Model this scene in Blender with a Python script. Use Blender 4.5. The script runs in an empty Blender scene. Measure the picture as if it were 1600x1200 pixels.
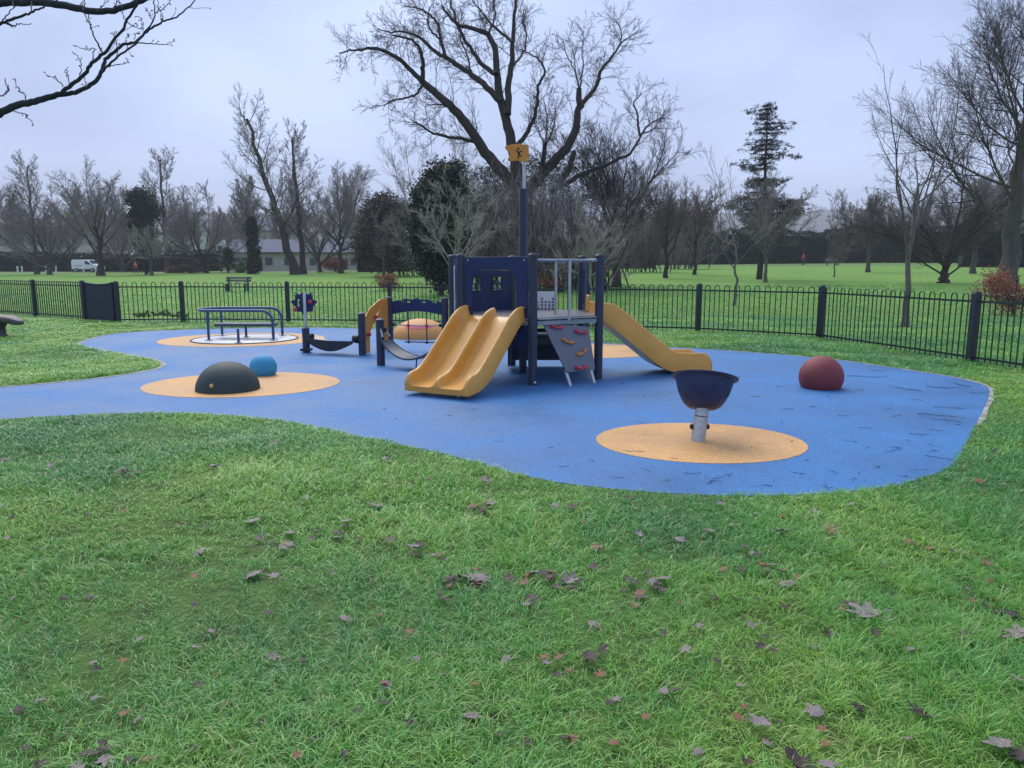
import bpy, bmesh, math, random
import numpy as np
from mathutils import Vector, Matrix
random.seed(7)
RNG = np.random.default_rng(11)
R_ = math.radians
scene = bpy.context.scene
COL = scene.collection

# ------------------------------------------------------------------ camera
F = 1160.0; PITCH = R_(8.97); EYE = 1.6
cp, sp = math.cos(PITCH), math.sin(PITCH)
cam_d = bpy.data.cameras.new('camera'); cam = bpy.data.objects.new('camera', cam_d); COL.objects.link(cam)
cam.location = (0, 0, EYE); cam.rotation_euler = (math.pi/2 - PITCH, 0, 0)
cam_d.sensor_width = 36; cam_d.lens = 36*F/1600; cam_d.clip_end = 6000; cam_d.clip_start = 0.05
scene.camera = cam
def ray(px, py):
    u = (px-800)/F; v = (600-py)/F
    return Vector((u, cp + v*sp, -sp + v*cp))
def gp(px, py, z=0.0):
    r = ray(px, py); t = (z-EYE)/r.z
    return Vector((r.x*t, r.y*t, z))
def at(px, py, Y):
    r = ray(px, py); t = Y/r.y
    return Vector((r.x*t, Y, EYE + r.z*t))

# ------------------------------------------------------------------ noise and terrain
def vnoise(x, y, s, seed=0):
    x = np.asarray(x, float)*s; y = np.asarray(y, float)*s
    xi = np.floor(x).astype(np.int64); yi = np.floor(y).astype(np.int64)
    fx = x-xi; fy = y-yi; fx = fx*fx*(3-2*fx); fy = fy*fy*(3-2*fy)
    def h(a, b):
        n = (a*374761393 + b*668265263 + seed*974711) & 0xffffffff
        n = ((n ^ (n >> 13))*1274126177) & 0xffffffff
        return ((n ^ (n >> 16)) & 0xffff)/65535.0
    return (h(xi, yi)*(1-fx)+h(xi+1, yi)*fx)*(1-fy) + (h(xi, yi+1)*(1-fx)+h(xi+1, yi+1)*fx)*fy

def catmull(pts, sub, closed=True):
    out = []; n = len(pts)
    rngi = range(n if closed else n-1)
    for i in rngi:
        g = lambda k: pts[k % n] if closed else pts[max(0, min(n-1, k))]
        a, b, c, d = g(i-1), g(i), g(i+1), g(i+2)
        for k in range(sub):
            t = k/sub
            out.append(0.5*((2*b) + (c-a)*t + (2*a-5*b+4*c-d)*t*t + (3*b-a-3*c+d)*t**3))
    if not closed: out.append(pts[-1].copy())
    return out

OUT_PX = [(-420,688),(-200,672),(0,656),(100,650),(180,647),(260,646),(340,649),(410,655),(480,665),(560,682),(640,698),(700,711),(760,728),
 (830,746),(900,758),(1000,768),(1100,774),(1200,775),(1300,771),(1390,760),(1450,745),(1490,726),(1509,695),(1529,655),(1545,620),(1540,604),
 (1500,592),(1440,582),(1380,573),(1300,562),(1200,553),(1100,546),(1040,543),(950,537),(850,529),(720,521),(600,515),(500,512.5),(400,513),(330,514.5),
 (250,517),(190,521),(150,528),(127,537),(142,543),(181,550),(212,556),(244,561.5),(260,569),(253,575.5),(223,582),(181,588.5),(127,595),(74,600),(0,606),(-200,618),(-420,632)]
OUTLINE = catmull([gp(*p) for p in OUT_PX], 5)
OX = np.array([p.x for p in OUTLINE]); OY = np.array([p.y for p in OUTLINE])
def poly_sd(x, y):
    x = np.asarray(x, float).ravel(); y = np.asarray(y, float).ravel()
    d2 = np.full(x.shape, 1e9); ins = np.zeros(x.shape, bool)
    n = len(OX)
    for i in range(n):
        ax, ay, bx, by = OX[i], OY[i], OX[(i+1) % n], OY[(i+1) % n]
        ex, ey = bx-ax, by-ay; l2 = ex*ex+ey*ey
        if l2 < 1e-12: continue
        t = np.clip(((x-ax)*ex+(y-ay)*ey)/l2, 0, 1)
        d2 = np.minimum(d2, (x-ax-t*ex)**2+(y-ay-t*ey)**2)
        c = ((ay > y) != (by > y))
        ins ^= c & (x < ex*(y-ay)/(ey if abs(ey) > 1e-12 else 1e-12)+ax)
    return np.where(ins, -1, 1)*np.sqrt(d2)
def ramp(x, y):
    x = np.asarray(x, float); y = np.asarray(y, float)
    s = np.clip((y-21-np.clip(-x*0.12, 0, 3))/92.0, 0, 1.15)
    s = np.where(s < 0.1, s*s/0.2, s-0.05)
    return s*(1.55+0.75*np.clip(x/55, -1, 1))
def Hn(x, y):
    return ramp(x, y) + 0.0
def Hs(x, y): return float(ramp(x, y))
def lawn_h(x, y):
    x = np.asarray(x, float); y = np.asarray(y, float)
    h = ramp(x, y)
    near = (y < 27) & (np.abs(x) < 26) & (y > -6)
    d = np.full(x.shape, 5.0)
    if near.any(): d[near] = poly_sd(x[near], y[near])
    out = np.clip(d/0.9, 0, 1)
    und = (vnoise(x, y, 1.7, 3)-0.35)*0.035 + (vnoise(x, y, 0.45, 5)-0.4)*0.05
    h = h + und*out*np.clip(1.3-y/60, 0.3, 1)
    return h + np.clip(d+0.14, -0.25, 0)*0.16 + 0.0012
def base(px, D):
    z = 0.0
    for _ in range(4):
        zc = D*cp+(EYE-z)*sp; x = (px-800)/F*zc; z = Hs(x, D)
    return Vector((x, D, z))

# ------------------------------------------------------------------ materials
def principled(name):
    m = bpy.data.materials.new(name); m.use_nodes = True
    nt = m.node_tree; b = nt.nodes['Principled BSDF']
    return m, nt, b
def pmat(name, c1, c2=None, scale=8, rough=0.6, bump=0.0, metal=0.0, spec=0.5, detail=4, bscale=None, stretch=None, coat=0.0, fine=None, fine_amt=0.25):
    m, nt, b = principled(name); N = nt.nodes; L = nt.links
    c2 = c2 or tuple(min(1, v*0.75) for v in c1)
    tc = N.new('ShaderNodeTexCoord'); mp = N.new('ShaderNodeMapping'); L.new(tc.outputs['Object'], mp.inputs['Vector'])
    if stretch: mp.inputs['Scale'].default_value = stretch
    no = N.new('ShaderNodeTexNoise'); no.inputs['Scale'].default_value = scale; no.inputs['Detail'].default_value = detail
    L.new(mp.outputs[0], no.inputs['Vector'])
    rp = N.new('ShaderNodeValToRGB'); rp.color_ramp.elements[0].position = 0.3; rp.color_ramp.elements[1].position = 0.7
    rp.color_ramp.elements[0].color = (*c2, 1); rp.color_ramp.elements[1].color = (*c1, 1)
    L.new(no.outputs['Fac'], rp.inputs[0]); last = rp.outputs[0]
    if fine:
        n2 = N.new('ShaderNodeTexNoise'); n2.inputs['Scale'].default_value = fine; n2.inputs['Detail'].default_value = 2
        L.new(mp.outputs[0], n2.inputs['Vector'])
        mr = N.new('ShaderNodeMapRange'); mr.inputs[1].default_value = 0.3; mr.inputs[2].default_value = 0.7
        mr.inputs[3].default_value = 1-fine_amt; mr.inputs[4].default_value = 1+fine_amt; L.new(n2.outputs['Fac'], mr.inputs[0])
        mx = N.new('ShaderNodeVectorMath'); mx.operation = 'SCALE'; L.new(last, mx.inputs[0]); L.new(mr.outputs[0], mx.inputs['Scale'])
        last = mx.outputs[0]
    L.new(last, b.inputs['Base Color'])
    b.inputs['Metallic'].default_value = metal; b.inputs['Specular IOR Level'].default_value = spec
    if coat: b.inputs['Coat Weight'].default_value = coat; b.inputs['Coat Roughness'].default_value = 0.2
    r2 = N.new('ShaderNodeMapRange'); r2.inputs[3].default_value = max(0.05, rough-0.1); r2.inputs[4].default_value = min(1, rough+0.1)
    L.new(no.outputs['Fac'], r2.inputs[0]); L.new(r2.outputs[0], b.inputs['Roughness'])
    if bump:
        nb = N.new('ShaderNodeTexNoise'); nb.inputs['Scale'].default_value = bscale or scale*4; nb.inputs['Detail'].default_value = 3
        L.new(mp.outputs[0], nb.inputs['Vector'])
        bp = N.new('ShaderNodeBump'); bp.inputs['Strength'].default_value = bump; bp.inputs['Distance'].default_value = 0.02
        L.new(nb.outputs['Fac'], bp.inputs['Height']); L.new(bp.outputs[0], b.inputs['Normal'])
    return m
def leafmat(name, c1, c2, rough=0.5, trans=0.25, spec=0.35):
    """foliage: colour varies from leaf to leaf through a per-point attribute"""
    m, nt, b = principled(name); N = nt.nodes; L = nt.links
    a = N.new('ShaderNodeAttribute'); a.attribute_name = 'tint'
    mx = N.new('ShaderNodeMix'); mx.data_type = 'RGBA'; mx.inputs[6].default_value = (*c1, 1); mx.inputs[7].default_value = (*c2, 1)
    L.new(a.outputs['Fac'], mx.inputs[0]); L.new(mx.outputs[2], b.inputs['Base Color'])
    b.inputs['Roughness'].default_value = rough; b.inputs['Specular IOR Level'].default_value = spec
    if trans:
        tr = N.new('ShaderNodeBsdfTranslucent'); L.new(mx.outputs[2], tr.inputs['Color'])
        ms = N.new('ShaderNodeMixShader'); ms.inputs[0].default_value = trans
        L.new(b.outputs[0], ms.inputs[1]); L.new(tr.outputs[0], ms.inputs[2]); L.new(ms.outputs[0], N['Material Output'].inputs[0])
    return m
M = {}
M['navy'] = pmat('navy_paint', (0.016,0.025,0.066), (0.012,0.020,0.052), 5, 0.42, 0.03, bscale=160, spec=0.35)
M['navy_panel'] = pmat('navy_panel', (0.012,0.025,0.095), (0.010,0.020,0.078), 3, 0.40, 0.02, bscale=200, spec=0.35)
M['postgrey'] = pmat('post_paint', (0.028,0.038,0.070), (0.022,0.030,0.056), 6, 0.42, 0.03, bscale=150, spec=0.4)
M['slide'] = pmat('slide_plastic', (0.66,0.325,0.052), (0.57,0.265,0.038), 3, 0.38, 0.05, bscale=40, fine=160, fine_amt=0.05)
M['orange_panel'] = pmat('orange_panel', (0.66,0.25,0.035), (0.58,0.21,0.028), 5, 0.42)
M['flag'] = pmat('flag_plate', (0.62,0.25,0.02), (0.52,0.2,0.016), 8, 0.4)
M['steel'] = pmat('galvanised_steel', (0.50,0.52,0.54), (0.36,0.38,0.41), 22, 0.42, 0.04, metal=0.65, fine=60, fine_amt=0.1)
M['alu'] = pmat('deck_edge', (0.30,0.33,0.36), (0.2,0.22,0.25), 10, 0.4, metal=0.5)
M['deck'] = pmat('deck_board', (0.10,0.105,0.115), (0.075,0.08,0.09), 12, 0.35, 0.1, bscale=120)
M['greyboard'] = pmat('grey_board', (0.125,0.135,0.175), (0.105,0.115,0.15), 4, 0.5, 0.05, bscale=220)
M['red'] = pmat('red_plastic', (0.62,0.03,0.055), (0.5,0.022,0.04), 10, 0.35)
M['hold_orange'] = pmat('orange_plastic', (0.68,0.24,0.03), (0.6,0.2,0.025), 10, 0.35)
M['black'] = pmat('black_rubber', (0.016,0.018,0.024), (0.011,0.012,0.016), 8, 0.55, 0.1, bscale=90)
M['logo'] = pmat('logo_black', (0.012,0.012,0.012), (0.01,0.01,0.01), 8, 0.6)
M['white'] = pmat('white_board', (0.72,0.74,0.76), (0.64,0.66,0.7), 6, 0.5)
M['pink'] = pmat('pink_print', (0.68,0.38,0.45), (0.6,0.32,0.4), 6, 0.5)
M['mint'] = pmat('mint_print', (0.42,0.66,0.56), (0.36,0.58,0.5), 6, 0.5)
M['rope'] = pmat('rope', (0.06,0.065,0.085), (0.04,0.045,0.06), 40, 0.8, 0.2, bscale=200)
M['palerope'] = pmat('pale_rope', (0.42,0.44,0.47), (0.3,0.32,0.35), 40, 0.8, 0.2, bscale=200)
M['mat'] = pmat('rubber_belt', (0.05,0.06,0.085), (0.035,0.042,0.06), 9, 0.32, 0.1, bscale=120)
M['rail_blue'] = pmat('rail_blue', (0.022,0.075,0.19), (0.018,0.06,0.155), 8, 0.32)
M['disc'] = pmat('tread_plate', (0.46,0.48,0.51), (0.37,0.39,0.43), 14, 0.45, 0.1, metal=0.35, bscale=120)
M['ball_green'] = pmat('dome_green', (0.020,0.040,0.042), (0.015,0.032,0.034), 30, 0.62, 0.35, bscale=130, fine=90, fine_amt=0.22)
M['ball_blue'] = pmat('ball_blue', (0.028,0.29,0.55), (0.022,0.235,0.46), 30, 0.6, 0.35, bscale=130, fine=90, fine_amt=0.22)
M['ball_red'] = pmat('ball_red', (0.21,0.032,0.036), (0.17,0.025,0.028), 30, 0.62, 0.35, bscale=130, fine=90, fine_amt=0.22)
M['plug'] = pmat('plug_yellow', (0.65,0.42,0.10), None, 12, 0.5)
M['hump'] = pmat('hump_orange', (0.62,0.28,0.075), (0.56,0.24,0.06), 20, 0.6, 0.1, bscale=200)
M['hump_pink'] = pmat('hump_pink', (0.62,0.09,0.14), (0.55,0.08,0.12), 20, 0.6, 0.1, bscale=200)
M['fence'] = pmat('fence_green', (0.010,0.024,0.026), (0.008,0.018,0.02), 10, 0.4)
M['bowl'] = pmat('bowl_navy', (0.018,0.028,0.095), (0.014,0.022,0.075), 6, 0.5, 0.04, bscale=120, spec=0.4)
M['gate'] = pmat('gate_paint', (0.008,0.014,0.042), (0.006,0.011,0.034), 10, 0.5, spec=0.2)
M['fencepost'] = pmat('fence_post_paint', (0.014,0.022,0.036), (0.010,0.017,0.028), 10, 0.42)
M['kerb'] = pmat('edging_concrete', (0.43,0.415,0.395), (0.15,0.145,0.115), 5, 0.85, 0.3, fine=60)
M['wood_grey'] = pmat('weathered_wood', (0.20,0.19,0.17), (0.12,0.115,0.105), 6, 0.75, 0.2, stretch=(2, 20, 20))
M['rock'] = pmat('dark_timber', (0.085,0.082,0.085), (0.045,0.043,0.045), 7, 0.55, 0.4, fine=40)
M['soil'] = pmat('soil', (0.05,0.032,0.022), (0.03,0.02,0.015), 20, 0.9, 0.4)
M['twig'] = pmat('twig_bark', (0.075,0.06,0.055), (0.045,0.035,0.033), 20, 0.8)
M['asphalt'] = pmat('path_asphalt', (0.24,0.235,0.23), (0.18,0.178,0.175), 3, 0.8, 0.1)
def bark(name, c1, c2, sc=6): return pmat(name, c1, c2, sc, 0.85, 0.5, stretch=(1, 1, 0.25), bscale=18, spec=0.25)
M['bark_dark'] = bark('bark_dark', (0.055,0.044,0.040), (0.030,0.024,0.022))
M['bark_near'] = bark('bark_near', (0.035,0.042,0.045), (0.02,0.026,0.03))
M['bark_mid'] = bark('bark_mid', (0.105,0.09,0.080), (0.062,0.053,0.048))
M['bark_pale'] = bark('bark_pale', (0.33,0.30,0.25), (0.21,0.19,0.16))
M['bark_young'] = bark('bark_young', (0.16,0.14,0.125), (0.105,0.093,0.083))
M['twig_dark'] = pmat('twig_dark', (0.070,0.055,0.052), (0.048,0.039,0.037), 2, 0.85, spec=0.2)
M['twig_mid'] = pmat('twig_mid', (0.27,0.232,0.222), (0.20,0.172,0.166), 2, 0.85, spec=0.2)
M['twig_red'] = pmat('twig_red', (0.20,0.15,0.145), (0.15,0.115,0.112), 2, 0.85, spec=0.2)
M['twig_pale'] = pmat('twig_pale', (0.38,0.345,0.29), (0.28,0.25,0.21), 2, 0.85, spec=0.2)
M['holly'] = leafmat('evergreen_leaf', (0.010,0.022,0.018), (0.030,0.055,0.032), 0.4, 0.1)
M['cedar'] = leafmat('needle_leaf', (0.012,0.026,0.026), (0.028,0.048,0.040), 0.6, 0.1)
M['hedge'] = leafmat('hedge_leaf', (0.010,0.022,0.012), (0.032,0.052,0.026), 0.5, 0.1)
M['beech'] = leafmat('russet_leaf', (0.20,0.075,0.045), (0.36,0.16,0.095), 0.6, 0.3)
M['brownever'] = leafmat('bronze_leaf', (0.045,0.040,0.032), (0.085,0.068,0.05), 0.6, 0.2)
M['ivy'] = leafmat('ivy_leaf', (0.014,0.024,0.016), (0.04,0.055,0.03), 0.5, 0.1)
M['weed'] = leafmat('weed_leaf', (0.08,0.17,0.05), (0.16,0.26,0.09), 0.5, 0.2)

# ------------------------------------------------------------------ object plumbing
ORG = {}
def tag(o, label=None, cat=None, group=None, kind=None):
    if label: o['label'] = label
    if cat: o['category'] = cat
    if group: o['group'] = group
    if kind: o['kind'] = kind
    return o
def empty(name, loc, label, cat, group=None):
    o = bpy.data.objects.new(name, None); COL.objects.link(o); o.location = loc
    o.empty_display_size = 0.2; ORG[o.name] = Vector(loc)
    return tag(o, label, cat, group)
def link_mesh(name, me, mats, parent=None, org=None):
    o = bpy.data.objects.new(name, me); COL.objects.link(o)
    for m in (mats if isinstance(mats, (list, tuple)) else [mats]): me.materials.append(m)
    if parent is not None:
        o.parent = parent; ORG[o.name] = ORG[parent.name]
    else:
        o.location = org or (0, 0, 0); ORG[o.name] = Vector(org or (0, 0, 0))
    return o
def np_mesh(name, V, faces, smooth=False, tint=None):
    me = bpy.data.meshes.new(name); V = np.asarray(V, np.float32)
    me.vertices.add(len(V)); me.vertices.foreach_set('co', V.ravel())
    faces = [f for f in faces if len(f)]
    loops = np.concatenate([f.ravel() for f in faces]).astype(np.int32)
    tot = np.concatenate([np.full(len(f), f.shape[1]) for f in faces]).astype(np.int32)
    st = np.concatenate([[0], np.cumsum(tot)[:-1]]).astype(np.int32)
    me.loops.add(len(loops)); me.loops.foreach_set('vertex_index', loops)
    me.polygons.add(len(tot)); me.polygons.foreach_set('loop_start', st)
    try: me.polygons.foreach_set('loop_total', tot)
    except Exception: pass
    if smooth: me.polygons.foreach_set('use_smooth', np.ones(len(tot), bool))
    if tint is not None:
        a = me.attributes.new('tint', 'FLOAT', 'POINT'); a.data.foreach_set('value', np.asarray(tint, np.float32))
    me.update(calc_edges=True)
    return me

class MB:
    def __init__(s): s.v = []; s.f = []
    def add(s, vs, fs):
        o = len(s.v); s.v += [Vector(v) for v in vs]; s.f += [[i+o for i in f] for f in fs]; return s
    def box(s, c, d, U=Vector((1,0,0)), V=Vector((0,1,0))):
        W = U.cross(V); c = Vector(c); h = [k/2 for k in d]
        vs = [c+U*(a*h[0])+V*(b*h[1])+W*(e*h[2]) for e in (-1,1) for b in (-1,1) for a in (-1,1)]
        return s.add(vs, [[0,2,3,1],[4,5,7,6],[0,1,5,4],[2,6,7,3],[0,4,6,2],[1,3,7,5]])
    def tube(s, pts, r, k=10, closed=False, caps=True):
        pts = [Vector(p) for p in pts]; n = len(pts)
        rr = r if isinstance(r, (list, tuple)) else [r]*n
        prev = None; rings = []
        for i, p in enumerate(pts):
            if closed: t = pts[(i+1) % n]-pts[i-1]
            else: t = pts[min(i+1, n-1)]-pts[max(i-1, 0)]
            t.normalize()
            if prev is None:
                a = Vector((0,0,1)) if abs(t.z) < 0.9 else Vector((1,0,0)); u = t.cross(a).normalized()
            else: u = (prev - t*prev.dot(t)).normalized()
            prev = u; w = t.cross(u)
            rings.append([p+(u*math.cos(2*math.pi*j/k)+w*math.sin(2*math.pi*j/k))*rr[i] for j in range(k)])
        vs = [q for rg in rings for q in rg]; fs = []
        for i in range(n if closed else n-1):
            i2 = (i+1) % n
            for j in range(k): fs.append([i*k+j, i*k+(j+1) % k, i2*k+(j+1) % k, i2*k+j])
        if caps and not closed: fs += [list(range(k))[::-1], [(n-1)*k+j for j in range(k)]]
        return s.add(vs, fs)
    def lathe(s, prof, c, k=24, A=None):
        """prof: (radius, height) list from bottom to top around axis through c; A: 3x3 orientation"""
        c = Vector(c); A = A or Matrix.Identity(3); vs = []; fs = []; n = len(prof)
        for r, h in prof:
            for j in range(k):
                a = 2*math.pi*j/k; vs.append(c + A @ Vector((r*math.cos(a), r*math.sin(a), h)))
        for i in range(n-1):
            for j in range(k): fs.append([i*k+j, i*k+(j+1) % k, (i+1)*k+(j+1) % k, (i+1)*k+j])
        if prof[0][0] > 1e-4: fs.append(list(range(k))[::-1])
        if prof[-1][0] > 1e-4: fs.append([(n-1)*k+j for j in range(k)])
        return s.add(vs, fs)
    def prism(s, poly, o, U, V, th):
        W = U.cross(V).normalized(); o = Vector(o); n = len(poly)
        a = [o+U*p[0]+V*p[1]-W*(th/2) for p in poly]; b = [o+U*p[0]+V*p[1]+W*(th/2) for p in poly]
        return s.add(a+b, [list(range(n))[::-1], [n+i for i in range(n)]]+[[i, (i+1) % n, n+(i+1) % n, n+i] for i in range(n)])
    def build(s, name, mat, parent=None, org=None, smooth=40, bevel=0.0, sub=0):
        o0 = ORG[parent.name] if parent is not None else Vector(org or (0,0,0))
        me = bpy.data.meshes.new(name); me.from_pydata([v-o0 for v in s.v], [], s.f); me.update()
        bm = bmesh.new(); bm.from_mesh(me); bmesh.ops.remove_doubles(bm, verts=bm.verts, dist=1e-5)
        bmesh.ops.recalc_face_normals(bm, faces=bm.faces); bm.to_mesh(me); bm.free()
        if smooth:
            me.polygons.foreach_set('use_smooth', [True]*len(me.polygons)); me.set_sharp_from_angle(angle=R_(smooth))
        o = link_mesh(name, me, mat, parent, org)
        if bevel:
            m = o.modifiers.new('edge', 'BEVEL'); m.width = bevel; m.segments = 2; m.limit_method = 'ANGLE'; m.angle_limit = R_(40)
        if sub:
            m = o.modifiers.new('round', 'SUBSURF'); m.levels = sub; m.render_levels = sub
        return o
def plate(name, outer, holes, th, o, U, V, mat, parent, bevel=0.004):
    """flat panel with openings: filled 2D curve turned into a mesh and stood up in the plane U,V at o"""
    cu = bpy.data.curves.new('outline', 'CURVE'); cu.dimensions = '2D'; cu.fill_mode = 'BOTH'
    cu.extrude = th/2-bevel; cu.bevel_depth = bevel; cu.bevel_resolution = 1; cu.offset = -bevel
    for loop in [outer]+list(holes):
        sp_ = cu.splines.new('POLY'); sp_.points.add(len(loop)-1); sp_.use_cyclic_u = True
        for q, p in zip(sp_.points, loop): q.co = (p[0], p[1], 0, 1)
    ob = bpy.data.objects.new('outline', cu); COL.objects.link(ob)
    dg = bpy.context.evaluated_depsgraph_get(); me = bpy.data.meshes.new_from_object(ob.evaluated_get(dg))
    bpy.data.objects.remove(ob); bpy.data.curves.remove(cu)
    W = U.cross(V).normalized(); A = Matrix((U, V, W)).transposed().to_4x4(); A.translation = Vector(o)-ORG[parent.name]
    me.transform(A); me.materials.clear(); me.name = name
    return link_mesh(name, me, mat, parent)
def arc(cx, cy, r, a0, a1, n, ry=None):
    ry = ry or r
    return [(cx+r*math.cos(R_(a0+(a1-a0)*i/n)), cy+ry*math.sin(R_(a0+(a1-a0)*i/n))) for i in range(n+1)]
def rrect(x0, y0, x1, y1, r=0.02, n=4):
    return arc(x1-r, y0+r, r, -90, 0, n)+arc(x1-r, y1-r, r, 0, 90, n)+arc(x0+r, y1-r, r, 90, 180, n)+arc(x0+r, y0+r, r, 180, 270, n)
X_, Y_, Z_ = Vector((1,0,0)), Vector((0,1,0)), Vector((0,0,1))
def ramp01(t): t = max(0, min(1, t)); return t*t*(3-2*t)

# ------------------------------------------------------------------ world and sun
w = bpy.data.worlds.new('World'); scene.world = w; w.use_nodes = True
N = w.node_tree.nodes; L = w.node_tree.links
sky = N.new('ShaderNodeTexSky'); sky.sky_type = 'NISHITA'; sky.sun_disc = False
SUN_EL, SUN_ROT = 50, -22
sky.sun_elevation = R_(SUN_EL); sky.sun_rotation = R_(SUN_ROT); sky.air_density = 1.0; sky.dust_density = 2.0
bg = N['Background']; L.new(sky.outputs[0], bg.inputs[0]); bg.inputs[1].default_value = 0.06
tc = N.new('ShaderNodeTexCoord'); mp = N.new('ShaderNodeMapping'); mp.inputs['Scale'].default_value = (1, 1, 2.2); L.new(tc.outputs['Generated'], mp.inputs[0])
no = N.new('ShaderNodeTexNoise'); no.inputs['Scale'].default_value = 2.1; no.inputs['Detail'].default_value = 6; no.inputs['Roughness'].default_value = 0.45
L.new(mp.outputs[0], no.inputs[0])
cr = N.new('ShaderNodeValToRGB'); e = cr.color_ramp.elements
e[0].position = 0.36; e[0].color = (0.335, 0.42, 0.655, 1); e[1].position = 0.64; e[1].color = (0.54, 0.66, 0.95, 1)
L.new(no.outputs['Fac'], cr.inputs[0])
bg2 = N.new('ShaderNodeBackground'); L.new(cr.outputs[0], bg2.inputs[0]); bg2.inputs[1].default_value = 0.76
mxs = N.new('ShaderNodeMixShader'); mxs.inputs[0].default_value = 0.9
L.new(bg.outputs[0], mxs.inputs[1]); L.new(bg2.outputs[0], mxs.inputs[2]); L.new(mxs.outputs[0], N['World Output'].inputs[0])
sd = bpy.data.lights.new('sun', 'SUN'); sd.energy = 1.7; sd.angle = R_(45); sd.color = (1.0, 0.95, 0.88)
so = bpy.data.objects.new('sun', sd); COL.objects.link(so); so.rotation_euler = (R_(90-SUN_EL), 0, R_(180-SUN_ROT))
scene.view_settings.view_transform = 'Standard'; scene.view_settings.look = 'None'; scene.view_settings.exposure = 0.90; scene.view_settings.gamma = 1

# ------------------------------------------------------------------ ground
def grid_lines(segs):
    out = [segs[0][0]]
    for a, b, n in segs: out += list(np.linspace(a, b, n+1)[1:])
    return np.array(out)
gx = grid_lines([(-1600,-200,10),(-200,-60,14),(-60,-20,20),(-20,20,230),(20,60,20),(60,200,14),(200,1600,10)])
gy = grid_lines([(-60,-4,6),(-4,1,8),(1,27,150),(27,120,50),(120,300,12),(300,1700,12)])
GX, GY = np.meshgrid(gx, gy); GZ = lawn_h(GX.ravel(), GY.ravel())
Vg = np.stack([GX.ravel(), GY.ravel(), GZ], 1); nx, ny = len(gx), len(gy)
ii = (np.arange(ny-1)[:, None]*nx+np.arange(nx-1)[None]).ravel()
me = np_mesh('lawn', Vg, [np.stack([ii, ii+1, ii+1+nx, ii+nx], 1)], True)
m, nt, b = principled('lawn_turf'); N = nt.nodes; L = nt.links
tc = N.new('ShaderNodeTexCoord')
def noise(sc, det=3, ro=0.5):
    n = N.new('ShaderNodeTexNoise'); n.inputs['Scale'].default_value = sc; n.inputs['Detail'].default_value = det; n.inputs['Roughness'].default_value = ro
    L.new(tc.outputs['Object'], n.inputs[0]); return n
n1 = noise(0.22, 4); n2 = noise(3.5, 5, 0.7); n3 = noise(28, 3, 0.7)
def crp(src, stops):
    r = N.new('ShaderNodeValToRGB'); L.new(src, r.inputs[0]); el = r.color_ramp.elements
    while len(el) < len(stops): el.new(0.5)
    for q, (p, c) in zip(el, stops): q.position = p; q.color = (*c, 1)
    return r.outputs[0]
ca = crp(n1.outputs['Fac'], [(0.3, (0.095,0.225,0.038)), (0.5, (0.13,0.275,0.042)), (0.72, (0.20,0.295,0.06))])
cb = crp(n2.outputs['Fac'], [(0.30, (0.075,0.11,0.035)), (0.46, (0.14,0.27,0.05)), (0.7, (0.19,0.34,0.065))])
mx = N.new('ShaderNodeMix'); mx.data_type = 'RGBA'; mx.inputs[0].default_value = 0.55; L.new(ca, mx.inputs[6]); L.new(cb, mx.inputs[7])
mr = N.new('ShaderNodeMapRange'); mr.inputs[1].default_value = 0.3; mr.inputs[2].default_value = 0.7; mr.inputs[3].default_value = 0.55; mr.inputs[4].default_value = 1.4
L.new(n3.outputs['Fac'], mr.inputs[0])
vm = N.new('ShaderNodeVectorMath'); vm.operation = 'SCALE'; L.new(mx.outputs[2], vm.inputs[0]); L.new(mr.outputs[0], vm.inputs['Scale'])
sep = N.new('ShaderNodeSeparateXYZ'); L.new(tc.outputs['Object'], sep.inputs[0])
mf = N.new('ShaderNodeMapRange'); mf.inputs[1].default_value = 17; mf.inputs[2].default_value = 34; L.new(sep.outputs['Y'], mf.inputs[0])
thatch = crp(n2.outputs['Fac'], [(0.30, (0.045,0.042,0.022)), (0.45, (0.065,0.115,0.03)), (0.75, (0.10,0.18,0.04))])
mt = N.new('ShaderNodeMix'); mt.data_type = 'RGBA'; L.new(mf.outputs[0], mt.inputs[0]); L.new(thatch, mt.inputs[6]); L.new(vm.outputs[0], mt.inputs[7])
L.new(mt.outputs[2], b.inputs['Base Color']); b.inputs['Roughness'].default_value = 0.9; b.inputs['Specular IOR Level'].default_value = 0.15
bp = N.new('ShaderNodeBump'); bp.inputs['Strength'].default_value = 0.6; bp.inputs['Distance'].default_value = 0.06
L.new(n2.outputs['Fac'], bp.inputs['Height']); L.new(bp.outputs[0], b.inputs['Normal'])
tag(link_mesh('lawn', me, m), 'wide green park lawn around the play area', None, None, 'structure')

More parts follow.
